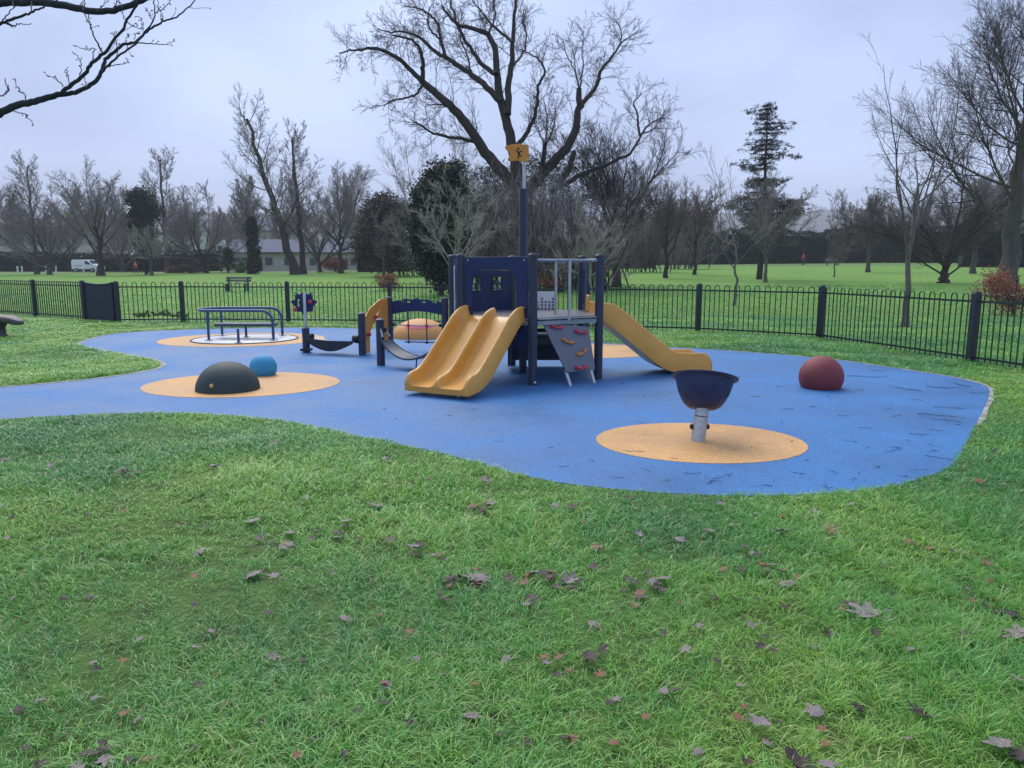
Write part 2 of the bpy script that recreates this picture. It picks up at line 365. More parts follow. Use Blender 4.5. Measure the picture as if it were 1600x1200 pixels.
# blue wet-pour surface
def surf_mat(name, c1, c2, c3):
    m, nt, b = principled(name); N = nt.nodes; L = nt.links
    tc = N.new('ShaderNodeTexCoord')
    def nz(sc, d=3, r=0.6):
        n = N.new('ShaderNodeTexNoise'); n.inputs['Scale'].default_value = sc; n.inputs['Detail'].default_value = d; n.inputs['Roughness'].default_value = r; L.new(tc.outputs['Object'], n.inputs[0]); return n
    vo = N.new('ShaderNodeTexVoronoi'); vo.inputs['Scale'].default_value = 150; L.new(tc.outputs['Object'], vo.inputs['Vector'])
    r = N.new('ShaderNodeValToRGB'); L.new(vo.outputs['Color'], r.inputs[0])
    el = r.color_ramp.elements; el[0].position = 0.15; el[0].color = (*c2, 1); el[1].position = 0.85; el[1].color = (*c3, 1); q = el.new(0.5); q.color = (*c1, 1)
    n1 = nz(0.7, 5, 0.6); mr = N.new('ShaderNodeMapRange'); mr.inputs[1].default_value = 0.3; mr.inputs[2].default_value = 0.7; mr.inputs[3].default_value = 0.74; mr.inputs[4].default_value = 1.16
    L.new(n1.outputs['Fac'], mr.inputs[0])
    n4 = nz(9, 4, 0.7); m4 = N.new('ShaderNodeMapRange'); m4.inputs[1].default_value = 0.25; m4.inputs[2].default_value = 0.45; m4.inputs[3].default_value = 0.8; m4.inputs[4].default_value = 1.0
    L.new(n4.outputs['Fac'], m4.inputs[0])
    mm = N.new('ShaderNodeMath'); mm.operation = 'MULTIPLY'; L.new(mr.outputs[0], mm.inputs[0]); L.new(m4.outputs[0], mm.inputs[1])
    vm = N.new('ShaderNodeVectorMath'); vm.operation = 'SCALE'; L.new(r.outputs[0], vm.inputs[0]); L.new(mm.outputs[0], vm.inputs['Scale'])
    n5 = nz(1.6, 8, 0.72); m5 = N.new('ShaderNodeMapRange'); m5.inputs[1].default_value = 0.56; m5.inputs[2].default_value = 0.80; m5.inputs[3].default_value = 0.0; m5.inputs[4].default_value = 0.55
    L.new(n5.outputs['Fac'], m5.inputs[0]); md_ = N.new('ShaderNodeMix'); md_.data_type = 'RGBA'; md_.inputs[7].default_value = (0.13, 0.14, 0.15, 1)
    L.new(m5.outputs[0], md_.inputs[0]); L.new(vm.outputs[0], md_.inputs[6]); L.new(md_.outputs[2], b.inputs['Base Color'])
    m2 = N.new('ShaderNodeMapRange'); m2.inputs[1].default_value = 0.35; m2.inputs[2].default_value = 0.65; b.inputs['Specular IOR Level'].default_value = 0.3; m2.inputs[3].default_value = 0.42; m2.inputs[4].default_value = 0.70; L.new(n1.outputs['Fac'], m2.inputs[0]); L.new(m2.outputs[0], b.inputs['Roughness'])
    bp = N.new('ShaderNodeBump'); bp.inputs['Strength'].default_value = 0.35; bp.inputs['Distance'].default_value = 0.004; L.new(vo.outputs['Distance'], bp.inputs['Height']); L.new(bp.outputs[0], b.inputs['Normal'])
    return m
M['blue'] = surf_mat('blue_wetpour', (0.036,0.160,0.385), (0.021,0.102,0.275), (0.066,0.22,0.48))
M['tan'] = surf_mat('orange_wetpour', (0.60,0.33,0.115), (0.46,0.23,0.065), (0.70,0.43,0.20))
def sheet(name, pts, z0, z1, mat, label):
    bm = bmesh.new()
    top = [bm.verts.new((p.x, p.y, z1)) for p in pts]; bot = [bm.verts.new((p.x, p.y, z0)) for p in pts]; n = len(pts)
    bm.faces.new(top)
    for i in range(n): bm.faces.new((bot[i], bot[(i+1) % n], top[(i+1) % n], top[i]))
    bmesh.ops.recalc_face_normals(bm, faces=bm.faces); bmesh.ops.triangulate(bm, faces=[f for f in bm.faces if len(f.verts) > 4])
    me = bpy.data.meshes.new(name); bm.to_mesh(me); bm.free()
    return tag(link_mesh(name, me, mat), label, None, None, 'structure')
sheet('play_surface', OUTLINE, -0.05, 0.004, M['blue'], 'blue rubber play surface with curved edge')
def disc_pts(c, rx, ry, n=72): return [Vector((c.x+rx*math.cos(2*math.pi*i/n), c.y+ry*math.sin(2*math.pi*i/n), 0)) for i in range(n)]
C_RB = gp(380, 530.5); C_DOME = gp(380, 600); C_SPIN = gp(1093, 690)
sheet('orange_patch', disc_pts(C_RB, 1.78, 1.6), 0.0, 0.008, M['tan'], 'orange ring on the play surface around the roundabout')
sheet('orange_patch', disc_pts(C_DOME, 1.31, 1.12), 0.0, 0.008, M['tan'], 'orange oval on the play surface under the dark dome')
sheet('orange_patch', disc_pts(C_SPIN, 0.955, 0.80), 0.0, 0.008, M['tan'], 'orange circle on the play surface under the spinner bowl')
sheet('orange_patch', disc_pts(gp(925, 548), 1.3, 1.2), 0.0, 0.008, M['tan'], 'orange patch on the play surface behind the curved slide')
# concrete edging
bm = bmesh.new(); n = len(OUTLINE); A = []
for i, p in enumerate(OUTLINE):
    t = OUTLINE[(i+1) % n]-OUTLINE[i-1]; t.normalize(); nrm = Vector((t.y, -t.x, 0))
    wd = 0.052+0.010*math.sin(i*1.7)+(0.035 if p.x < -3.2 and p.y > 9.2 else 0); zk = 0.009 if not (p.y < 9.3 and p.x < 4.75) else -0.03   # turf has grown over the near run
    A.append([bm.verts.new(p+nrm*0.002+Z_*-0.05), bm.verts.new(p+nrm*0.002+Z_*zk), bm.verts.new(p+nrm*wd+Z_*(zk+0.001)), bm.verts.new(p+nrm*wd+Z_*-0.05)])
for i in range(n):
    a, c = A[i], A[(i+1) % n]
    for k in range(3): bm.faces.new((a[k], c[k], c[k+1], a[k+1]))
bmesh.ops.recalc_face_normals(bm, faces=bm.faces)
me = bpy.data.meshes.new('kerb'); bm.to_mesh(me); bm.free()
tag(link_mesh('kerb', me, M['kerb']), 'thin pale concrete edging around the blue surface', None, None, 'structure')

# ------------------------------------------------------------------ grass blades
def grass():
    def region(n, d0, d1, pw, hmin, hmax, xk):
        u = RNG.random(n); D = (d0**pw+u*(d1**pw-d0**pw))**(1/pw)
        X = (RNG.random(n)*2-1)*(xk*D+2.3)
        # part of the blades gather in tufts and lean away from the tuft's middle
        g = np.where(D < 9, 0.17, 0.3)*(0.8+0.5*vnoise(X, D, 0.8, 41)); cx = (np.floor(X/g)+0.5)*g; cy = (np.floor(D/g)+0.5)*g
        jx = np.sin(np.floor(X/g)*12.9898+np.floor(D/g)*78.233)*43758.5; jy = np.sin(np.floor(X/g)*39.425+np.floor(D/g)*11.135)*24634.6
        cx = cx+((jx-np.floor(jx))-0.5)*g*0.8; cy = cy+((jy-np.floor(jy))-0.5)*g*0.8
        tf = RNG.random(n) < 0.5
        rr = 0.32+0.5*RNG.random(n)
        X = np.where(tf, cx+(X-cx)*rr, X); D = np.where(tf, cy+(D-cy)*rr, D)
        out = np.arctan2(D-cy, X-cx); dist = np.hypot(X-cx, D-cy)/g
        sd_ = poly_sd(X, D); notch = (X < -3.2) & (D > 9.4)
        ed = np.where(notch, 0.085, np.where(X > 4.7, 0.035, np.where(D < 9.4, -0.012, 0.02))); k = sd_ > ed*(0.6+0.8*RNG.random(n))
        patch = vnoise(X, D, 1.15, 22)*0.6+vnoise(X, D, 3.3, 21)*0.4
        k &= (RNG.random(n) < 0.45+0.95*patch) | ((sd_ < 0.10) & (X < 4.7) & (D < 9.4))
        X, D, sd_, patch, tf, out, dist = [q[k] for q in (X, D, sd_, patch, tf, out, dist)]; n = len(X)
        h = (hmin+(hmax-hmin)*RNG.random(n)**1.4)*(0.40+1.25*patch**1.4)*np.where(tf, 1.12-0.5*dist, 0.85)
        h *= np.clip(0.62+sd_/0.45, 0.66, 1)
        az = np.where(tf, out+RNG.normal(0, 1.0, n), RNG.random(n)*2*np.pi+1.2*np.sin(X*3+D*2))
        ln = np.where(tf, 0.5+1.7*np.clip(dist*1.6, 0, 1)*RNG.random(n)+0.7*RNG.random(n), 0.7+2.2*RNG.random(n))
        return X, D, h, 0.0031*np.maximum(1, D/3.2)*(0.65+0.7*RNG.random(n)), az, h*ln
    parts = [region(1250000, 1.2, 24, 0.72, 0.024, 0.072, 0.80), region(60000, 23.5, 48, 1.2, 0.045, 0.095, 0.76)]
    X, Y, h, wd, az, lean = [np.concatenate([p[i] for p in parts]) for i in range(6)]
    n = len(X); Zb = lawn_h(X, Y)-0.006
    dx, dy = np.cos(az), np.sin(az)
    fz = az+np.pi/2+RNG.normal(0, 0.6, n); wx, wy = np.cos(fz)*wd/2, np.sin(fz)*wd/2
    P0 = np.stack([X, Y, Zb], 1)
    P1 = P0+np.stack([dx*lean*0.22, dy*lean*0.22, h*0.55], 1)
    P2 = P0+np.stack([dx*lean*0.62, dy*lean*0.62, h*0.88], 1)
    P3 = P0+np.stack([dx*lean*1.15, dy*lean*1.15, h*(0.98-0.45*RNG.random(n))], 1)
    W = np.stack([wx, wy, np.zeros(n)], 1)
    V = np.stack([P0-W*0.8, P0+W*0.8, P1-W, P1+W, P2-W*0.7, P2+W*0.7, P3], 1)
    o = np.arange(n)[:, None]*7
    q = np.concatenate([o+np.array([0,1,3,2]), o+np.array([2,3,5,4])]); t = o+np.array([4,5,6])
    hue = 0.5*vnoise(X, Y, 0.9, 31)+0.3*vnoise(X, Y, 0.25, 32)+0.2*vnoise(X, Y, 4, 33)
    tint = np.clip((hue-0.5)*1.25+0.385+RNG.normal(0, 0.17, n), 0, 1); dead = RNG.random(n) < 0.03; tint[dead] = 1.35
    return np_mesh('grass', V.reshape(-1, 3), [q, t], True, np.repeat(tint, 7))
m, nt, b = principled('grass_blade'); N = nt.nodes; L = nt.links
a = N.new('ShaderNodeAttribute'); a.attribute_name = 'tint'
r = N.new('ShaderNodeValToRGB'); mr = N.new('ShaderNodeMath'); mr.operation = 'MULTIPLY'; mr.inputs[1].default_value = 0.74; L.new(a.outputs['Fac'], mr.inputs[0]); L.new(mr.outputs[0], r.inputs[0])
el = r.color_ramp.elements
while len(el) < 6: el.new(0.5)
for q, (p, c) in zip(el, [(0.08,(0.088,0.30,0.095)), (0.22,(0.13,0.39,0.085)), (0.36,(0.185,0.46,0.075)), (0.52,(0.28,0.53,0.08)), (0.74,(0.44,0.59,0.15)), (0.98,(0.50,0.42,0.22))]): q.position = p; q.color = (*c, 1)
L.new(r.outputs[0], b.inputs['Base Color']); b.inputs['Roughness'].default_value = 0.36; b.inputs['Specular IOR Level'].default_value = 0.55
tr = N.new('ShaderNodeBsdfTranslucent'); L.new(r.outputs[0], tr.inputs[0]); ms = N.new('ShaderNodeMixShader'); ms.inputs[0].default_value = 0.35
L.new(b.outputs[0], ms.inputs[1]); L.new(tr.outputs[0], ms.inputs[2]); L.new(ms.outputs[0], N['Material Output'].inputs[0])
tag(link_mesh('grass', grass(), m), 'short uneven green grass covering the lawn', None, None, 'stuff')


# ------------------------------------------------------------------ play tower
PA, PB, PC = Vector((0.28,10.02,0)), Vector((-0.72,10.54,0)), Vector((1.24,10.60,0))
PE, PD, PG = Vector((1.12,12.0,0)), Vector((0.0,12.1,0)), Vector((-0.88,11.15,0))
DECK = 0.92
tower = empty('play_tower', (0.2, 11, 0), 'navy play tower with two orange slides and a tall mast flag', 'play tower')
def post(p, h, r=0.062, parent=tower, name='post', mat='postgrey', cap='postgrey'):
    o = MB().lathe([(r, -0.02), (r, h-0.03)], p, 20).build(name, M[mat], parent)
    MB().lathe([(r+0.004, h-0.031), (r+0.004, h-0.012), (r*0.8, h+0.006), (0, h+0.012)], p, 20).build('post_cap', M[cap], o)
    return o
for p in (PA, PB, PC, PE, PD, PG): post(p, 1.77)
def frame(a, b):
    U = (b-a); Ln = U.length; U.normalize(); return a, U, Ln
# deck boards with metal rim
deck = MB().prism([(p.x, p.y) for p in (PB, PA, PC, PE, PD, PG)], Vector((0,0,DECK-0.02)), X_, Y_, 0.036).build('deck', M['deck'], tower, bevel=0.004)
for a, b in ((PB,PA),(PA,PC),(PC,PE),(PE,PD),(PD,PG),(PG,PB)):
    o, U, Ln = frame(a, b); Nn = U.cross(Z_)
    MB().box(o+U*(Ln/2)+Z_*(DECK-0.075)+Nn*0.012, (Ln-0.13, 0.03, 0.06), U, Z_.cross(U)).box(o+U*(Ln/2)+Z_*(DECK-0.022)+Nn*0.02, (Ln-0.13, 0.036, 0.018), U, Z_.cross(U)).build('deck_edge', M['alu'], tower, bevel=0.003)
MB().box(Vector((0.18,11.1,DECK-0.10)), (1.5,0.08,0.09)).build('deck_beam', M['navy'], tower)
MB().box(Vector((0.22,11.1,DECK-0.12)), (0.08,1.5,0.09)).build('deck_beam', M['navy'], tower)
# front arch panel between B and A
o, U, Ln = frame(PB, PA); off = 0.075
outer = [(off, DECK-0.02), (off+0.115, DECK-0.02), (off+0.115, 1.36)]+arc(off+0.30, 1.40, 0.185, 168, 98, 6, 0.17)+arc(Ln-off-0.36, 1.40, 0.185, 82, 12, 6, 0.17)+[(Ln-off-0.175, 1.36), (Ln-off-0.175, 0.5), (Ln-off, 0.5), (Ln-off, 1.72), (Ln-off-0.03, 1.735), (off+0.03, 1.735), (off, 1.72)]
plate('arch_panel', outer, [], 0.022, o, U, Z_, M['navy_panel'], tower)
for uu, vv in ((off+0.05, 1.69), (Ln-off-0.05, 1.69), (off+0.05, 1.05), (Ln-off-0.05, 1.05)): MB().lathe([(0.012,0),(0.012,0.006),(0.006,0.011),(0,0.012)], o+U*uu+Z_*vv+U.cross(Z_)*0.011, 10, Matrix((U, Z_, U.cross(Z_))).transposed()).build('bolt', M['steel'], tower)
# rear house wall between G and D with two cross windows
def house_wall(a, b, name='house_wall'):
    o, U, Ln = frame(a, b)
    def win(cx, cz, s): 
        q = s*0.45; g = s*0.1; out = []
        for sx in (-1, 1):
            for sz in (-1, 1):
                x0, z0 = cx+sx*(g/2+q/2), cz+sz*(g/2+q/2); out.append([(x0-q/2, z0-q/2), (x0+q/2, z0-q/2), (x0+q/2, z0+q/2), (x0-q/2, z0+q/2)])
        return out
    outer = [(0.07, DECK+0.0), (Ln-0.07, DECK+0.0), (Ln-0.07, 1.50), (Ln-0.12, 1.535), (0.07, 1.565)]
    hs = win(Ln*0.285, 1.345, 0.2)+win(Ln*0.675, 1.345, 0.2)
    pl = plate(name, outer, hs, 0.02, o, U, Z_, M['navy_panel'], tower, 0.003)
    Nn = U.cross(Z_)
    for cx in (Ln*0.285, Ln*0.675):
        fr = MB()
        for (dx, dz, sx, sz) in ((0,-0.115,0.25,0.022),(0,0.115,0.25,0.022),(-0.115,0,0.022,0.208),(0.115,0,0.022,0.208)): fr.box(o+U*(cx+dx)+Z_*(1.345+dz)+Nn*0.0155, (sx, sz, 0.011), U, Z_)
        fr.build('window_frame', M['navy'], pl)
house_wall(PG+Vector((0.10,0.02,0)), PD+Vector((0.02,0,0)))
o, U, Ln = frame(PG, PB)
plate('side_panel', [(0.06, DECK), (Ln-0.06, DECK), (Ln-0.06, 1.70), (0.06, 1.70)], [rrect(0.14, 1.2, Ln-0.14, 1.58, 0.03)], 0.02, o, U, Z_, M['navy_panel'], tower)
MB().tube([o+U*-0.085+Z_*0.85, o+U*-0.085+Z_*1.33], 0.013, 8).build('grab_rail', M['palerope'], tower)
MB().tube([PB+Vector((-0.085,-0.05,0.72)), PB+Vector((-0.085,-0.05,1.62))], 0.012, 8).build('grab_rail', M['steel'], tower)
# slot panel between C and E
o, U, Ln = frame(PC, PE); W0 = 1.0
plate('slot_panel', [(Ln-0.52, DECK), (Ln-0.065, DECK), (Ln-0.065, 1.70), (Ln-0.52, 1.70)], [rrect(Ln-0.37, 1.0, Ln-0.18, 1.55, 0.04)], 0.022, o, U, Z_, M['navy_panel'], tower)
MB().tube([o+U*0.05+Z_*1.70, o+U*(Ln-0.05)+Z_*1.70], 0.021, 12).build('top_rail', M['alu'], tower)
# top rail and upright bars on the climbing face A to C
o, U, Ln = frame(PA, PC); Nn = U.cross(Z_)
MB().tube([o+U*0.05+Z_*1.685, o+U*(Ln-0.05)+Z_*1.685], 0.022, 12).build('top_rail', M['alu'], tower)
MB().tube([o+U*0.58+Z_*0.87+Nn*0.03, o+U*0.58+Z_*1.705+Nn*0.03], 0.021, 12).build('upright_bar', M['steel'], tower)
q = PD+(PE-PD)*0.52
MB().tube([PA+Vector((0.36,0.9,DECK)), PA+Vector((0.36,0.9,1.67))], 0.021, 12).build('upright_bar', M['steel'], tower)
MB().tube([PA+Vector((0.36,0.9,1.665)), PC+Vector((-0.02,0.5,1.69))], 0.018, 10).build('upright_bar', M['steel'], tower)
# printed board on the far face
o, U, Ln = frame(PD, PE)
bd = MB().box(o+U*0.40+Z_*1.05, (0.60, 0.02, 0.31), U, Z_.cross(U)).build('printed_board', M['white'], tower, bevel=0.003)
Nn = -(Z_.cross(U))
for i in range(10):
    for j in range(4):
        x, z = 0.14+i*0.058, 0.935+j*0.052
        if j == 3 and i % 3: continue
        MB().box(o+U*x+Z_*z+Nn*0.0125, (0.034, 0.005, 0.034), U, Z_.cross(U)).build('printed_square', M['mint' if i < 2 else 'pink' if 3 < i < 6 and j > 0 else 'greyboard'], bd)
# under deck: seat, counter panel and its feet
cx = (PD+PE)/2
MB().box(Vector((0.62,11.75,0.545)), (1.15,0.28,0.03)).build('bench_seat', M['alu'], tower, bevel=0.004)
MB().box(Vector((0.62,12.0,0.36)), (1.25,0.03,0.52)).build('counter_panel', M['navy'], tower, bevel=0.004)
MB().box(Vector((0.62,11.62,0.455)), (1.15,0.03,0.12)).build('seat_apron', M['deck'], tower)
for x in (0.2, 1.0): MB().box(Vector((x,11.9,0.05)), (0.06,0.06,0.12)).build('panel_foot', M['black'], tower)
MB().box(Vector((-0.05,11.55,0.46)), (0.03,0.6,0.72)).build('counter_panel', M['navy'], tower)
# mast and flag
mp_ = Vector((0.165, 11.2, 0))
mast = MB().lathe([(0.058,-0.02),(0.058,2.71),(0.05,2.73)], mp_, 20).build('mast', M['navy'], tower)
MB().lathe([(0.024,2.72),(0.024,3.14)], mp_+Vector((0.012,0,0)), 14).build('mast_pole', M['steel'], mast)
fl_o = mp_+Vector((-0.262,-0.03,3.10)); FU, FV = Vector((0.996,0.03,0.02)).normalized(), Vector((-0.02,0,0.999)).normalized()
outer = [(0.045,0.02),(0.10,0.015),(0.17,0.025),(0.25,0.005),(0.33,0.0),(0.345,0.012),(0.345,0.225),(0.33,0.24),(0.2,0.258),(0.09,0.245),(0.01,0.235),(0.0,0.215),(0.008,0.185),(0.03,0.165),(0.06,0.15),(0.052,0.125),(0.075,0.118),(0.048,0.095),(0.05,0.06),(0.03,0.04)]
flag = plate('flag', outer, [], 0.02, fl_o, FU, FV, M['flag'], mast, 0.003)
fn = FU.cross(FV); lo = fl_o+fn*0.0125
lg = MB()
def stroke(a, b, wd):
    a, b = Vector(a), Vector(b); d = (b-a).normalized(); n_ = Vector((-d.y, d.x)); lg.prism([tuple(a-n_*wd/2), tuple(b-n_*wd*0.35), tuple(b+n_*wd*0.35), tuple(a+n_*wd/2)], lo, FU, FV, 0.005)
for a, b, wd in (((0.193,0.135),(0.155,0.175),0.020), ((0.198,0.135),(0.248,0.158),0.022), ((0.194,0.145),(0.205,0.085),0.034), ((0.200,0.098),(0.180,0.048),0.024), ((0.206,0.10),(0.240,0.078),0.022)): stroke(a, b, wd)
lg.prism(arc(0.192, 0.188, 0.016, 0, 330, 11), lo, FU, FV, 0.0052)
lg.build('figure_emblem', M['logo'], flag)
for u_, v_ in ((0.315,0.215),(0.315,0.03)): MB().lathe([(0.011,0),(0.011,0.006),(0,0.009)], lo+FU*u_+FV*v_, 10, Matrix((FU, FV, fn)).transposed()).build('bolt', M['steel'], flag)

# slides --------------------------------------------------------------
def slide(name, p0, axis, Ln, half, zf, hw, ridges, deep, parent, mat, lab=None):
    axis = axis.normalized(); cross = Vector((axis.y, -axis.x, 0)); n = 46; rings = []
    for i in range(n+1):
        s = Ln*i/n; z, h = zf(s), hw(s); dz = (zf(min(Ln, s+0.01))-zf(max(0, s-0.01)))/(min(Ln, s+0.01)-max(0, s-0.01))
        tn = math.sqrt(1+dz*dz); nx_, nz_ = -dz/tn, 1/tn          # normal to the chute in the s,z plane
        sec = []
        def wall(u, hh, first, last):
            a = [] 
            if not first: a += [(u-0.075, 0.002), (u-0.05, 0.018), (u-0.036, hh*0.6)]
            a += [(u-0.028, hh-0.02), (u-0.012, hh-0.003), (u+0.012, hh-0.003), (u+0.028, hh-0.02)]
            if not last: a += [(u+0.036, hh*0.6), (u+0.05, 0.018), (u+0.075, 0.002)]
            return a
        for j, u in enumerate(ridges):
            f, l = j == 0, j == len(ridges)-1
            hh = h if (f or l) else h*0.8
            if f: sec += [(u-0.030, -deep)]
            sec += wall(u, hh, f, l)
            if not l:
                u2 = ridges[j+1]
                for qi in range(17): sec.append((u+(u2-u)*(0.24+0.52*qi/16), -0.004+(0.0028 if qi % 2 else 0)))
            if l: sec += [(u+0.030, -deep)]
        for q in (0.75, 0.5, 0.25): sec.append((ridges[0]+(ridges[-1]-ridges[0])*q, -deep-0.004))
        rings.append([p0+axis*(s+nx_*d)+cross*u+Z_*(z+nz_*d) for u, d in sec])
    mb = MB(); k = len(rings[0])
    mb.add([v for r in rings for v in r], [[i*k+j, i*k+(j+1) % k, (i+1)*k+(j+1) % k, (i+1)*k+j] for i in range(n) for j in range(k)]+[list(range(k)), [n*k+j for j in range(k)][::-1]])
    return mb.build(name, mat, parent, smooth=50)
def zf1(s): 
    if s < 0.06: return 0.925
    t = (s-0.06)/1.06
    return 0.155+0.77*(1-ramp01(t*0.93+0.07*t)) if t < 1 else 0.155-0.02*(s-1.12)
def zf1(s):
    # flat lip, straight 37 degree run, curved run-out
    pts = [(0,0.93),(0.08,0.925),(0.20,0.85),(0.95,0.235),(1.10,0.165),(1.25,0.14),(1.45,0.125)]
    for (a, za), (b_, zb) in zip(pts, pts[1:]):
        if s <= b_: return za+(zb-za)*(s-a)/(b_-a)
    return pts[-1][1]
def smooth_f(f, Ln, w_=0.09): 
    return lambda s: sum(f(max(0, min(Ln, s+d))) for d in (-w_, -w_/2, 0, w_/2, w_))/5
ax1 = Vector((-0.487, -0.873, 0)); L1 = 1.43
tc1 = Vector((-0.245, 10.27, 0))
def hw1(s): return 0.175*(0.8+0.2*ramp01(s/0.3))*(1-0.15*ramp01((s-0.9)/0.35))*(math.sqrt(max(0.0, 1-((s-(L1-0.16))/0.165)**2)) if s > L1-0.16 else 1)+0.012
sl = slide('double_slide', tc1, ax1, L1, 0.46, smooth_f(zf1, L1), hw1, [-0.445, 0.0, 0.445], 0.07, tower, M['slide'])
MB().lathe([(0.016,0),(0.016,0.09)], tc1+ax1*(L1-0.2)+Vector((0.18,-0.16,0)), 8).build('slide_foot', M['steel'], sl)
ax2 = Vector((0.985, 0.17, 0)); L2 = 1.80
def zf2(s):
    pts = [(0,0.93),(0.06,0.925),(0.22,0.83),(1.06,0.17),(1.22,0.12),(1.4,0.105),(1.95,0.10)]
    for (a, za), (b_, zb) in zip(pts, pts[1:]):
        if s <= b_: return za+(zb-za)*(s-a)/(b_-a)
    return pts[-1][1]
def hw2(s): return (0.21*(0.55+0.45*ramp01((s+0.12)/0.3)))*(math.sqrt(max(0.0, 1-((s-(L2-0.15))/0.155)**2)) if s > L2-0.15 else 1)+0.01
sl2 = slide('curved_slide', Vector((1.20, 11.10, 0)), ax2, L2, 0.25, smooth_f(zf2, L2), hw2, [-0.27, 0.27], 0.085, tower, M['slide'])
MB().prism([(0,0.93),(0.3,0.93),(0.3,1.16),(0.27,1.18),(0.03,1.18),(0,1.16)], Vector((1.16,11.30,0)), Vector((0,1,0)), Z_, 0.03).build('slide_wing', M['slide'], sl2, bevel=0.006)

# climbing panel --------------------------------------------------------
o, U, Ln = frame(PA, PC); Nn = U.cross(Z_)
top_l = at(848, 506, 10.12); top_r = at(919, 510.5, 10.47); bot_r = at(928.5, 577, 10.30); bot_l = at(885, 582.5, 10.04)
cU = (top_r-top_l).normalized(); cN = cU.cross((top_l-bot_l)).normalized(); cV = cN.cross(cU).normalized()
def loc2(p): d = p-top_l; return (d.dot(cU), d.dot(cV))
polyc = [loc2(bot_l), loc2(bot_r), loc2(top_r), loc2(top_l)]
cp_ = plate('climbing_panel', polyc, [], 0.022, top_l, cU, cV, M['greyboard'], tower, 0.004)
cN = cN if cN.y < 0 else -cN
def on_panel(px, py):
    r = ray(px, py); o_ = Vector((0,0,EYE)); t = (top_l-o_).dot(cN)/r.dot(cN); return o_+r*t
for (px, py, mt, rot, lab) in ((868,512,'red',-3,None),(905.5,520,'red',-4,None),(885.5,534.5,'hold_orange',-14,None),(908,551.5,'hold_orange',28,None),(906,575.5,'red',6,None)):
    c = on_panel(px, py); d = (cU*math.cos(R_(rot))+cV*math.sin(R_(rot))); e_ = cN.cross(d); e_ = e_ if e_.z > 0 else -e_
    pts, rr = [], []
    for t in [-1,-0.93,-0.8,-0.6,-0.35,0,0.35,0.6,0.8,0.93,1]:
        a = abs(t); pts.append(c+d*(t*0.088)+e_*(0.028*a*a-0.012)+cN*(0.038)); rr.append(0.013+0.013*ramp01((a-0.45)/0.35) if a < 0.95 else 0.012)
    MB().tube(pts, rr, 12).lathe([(0.024,0.009),(0.024,0.04)], c+d*0.072+e_*0.01, 12, Matrix((d, e_, cN)).transposed()).lathe([(0.024,0.009),(0.024,0.04)], c-d*0.072+e_*0.01, 12, Matrix((d, e_, cN)).transposed()).build('climbing_hold', M[mt], cp_, smooth=60)
for tp, ft in (((886,581), (891.5,603)), ((924.5,578), (929,598.5))):
    f = gp(*ft); t = on_panel(*tp)-cN*0.025; d = (t-f)
    MB().tube([f-Z_*0.01, f+d*1.12], 0.024, 12).build('panel_leg', M['steel'], cp_)
for px in (860, 900):
    c = on_panel(px, 508)
    MB().tube([c-cN*0.02, c-cN*0.02+Z_*0.06, c-cN*0.09+Z_*0.09], 0.014, 8).build('bracket', M['steel'], cp_)
sh = MB().lathe([(0.022,0),(0.022,0.012),(0.012,0.022),(0,0.024)], PA+Vector((0.03,-0.058,0.045)), 12, Matrix((X_, Z_, -Y_)).transposed()).build('bolt', M['steel'], tower)

# ------------------------------------------------------------------ balance trail
T1, T2, T3, T4 = gp(479,551), gp(566.5,555), gp(595.5,571), gp(610,547)
T5 = Vector((-1.27, 14.1, 0))
trail = empty('balance_trail', T2, 'low navy balance trail with hanging belts, rope net and dial panel', 'balance trail')
p1 = post(T1, 0.47, 0.068, trail); post(T2, 0.77, 0.068, trail); post(T3, 0.76, 0.068, trail); post(T4, 1.02, 0.066, trail); post(T5, 1.02, 0.066, trail)
MB().box(T1+Z_*0.06, (0.19,0.19,0.05)).build('foot_plate', M['navy'], p1, bevel=0.006)
MB().lathe([(0.028,0.46),(0.028,1.13),(0.02,1.14)], T1+Vector((0.01,-0.02,0)), 14).build('dial_pole', M['steel'], trail)
dc = T1+Vector((-0.015, 0.035, 0.93)); DU, DV = Vector((0.99,0.12,0)).normalized(), Z_
outer = []
for i in range(96):
    a = 2*math.pi*i/96; r_ = 0.195+0.016*math.cos(8*a)
    for ka, kr in ((R_(50),0.07),(R_(130),0.07),(R_(172),0.05),(R_(8),0.05)):
        d_ = abs((a-ka+math.pi) % (2*math.pi)-math.pi)
        if d_ < 0.2: r_ += kr*0.75*math.cos(d_/0.2*math.pi/2)
    outer.append((r_*math.cos(a), r_*math.sin(a)))
slot = arc(0,0,0.125,140,215,10)+arc(0,0,0.10,215,140,10)
dial = plate('dial_panel', outer, [slot, arc(0.155,0.165,0.016,0,345,10), arc(-0.155,0.165,0.016,0,345,10)], 0.02, dc, DU, DV, M['navy_panel'], trail, 0.003)
dn = DU.cross(DV)
for u_, v_ in ((-0.155,-0.115), (0.115,0.02)):
    MB().lathe([(0.01,0),(0.02,0.005),(0.036,0.022),(0.04,0.042),(0.036,0.06),(0.02,0.076),(0,0.08)], dc+DU*u_+DV*v_+dn*0.008, 16, Matrix((DU, DV, dn)).transposed()).build('dial_knob', M['red'], dial, smooth=70)
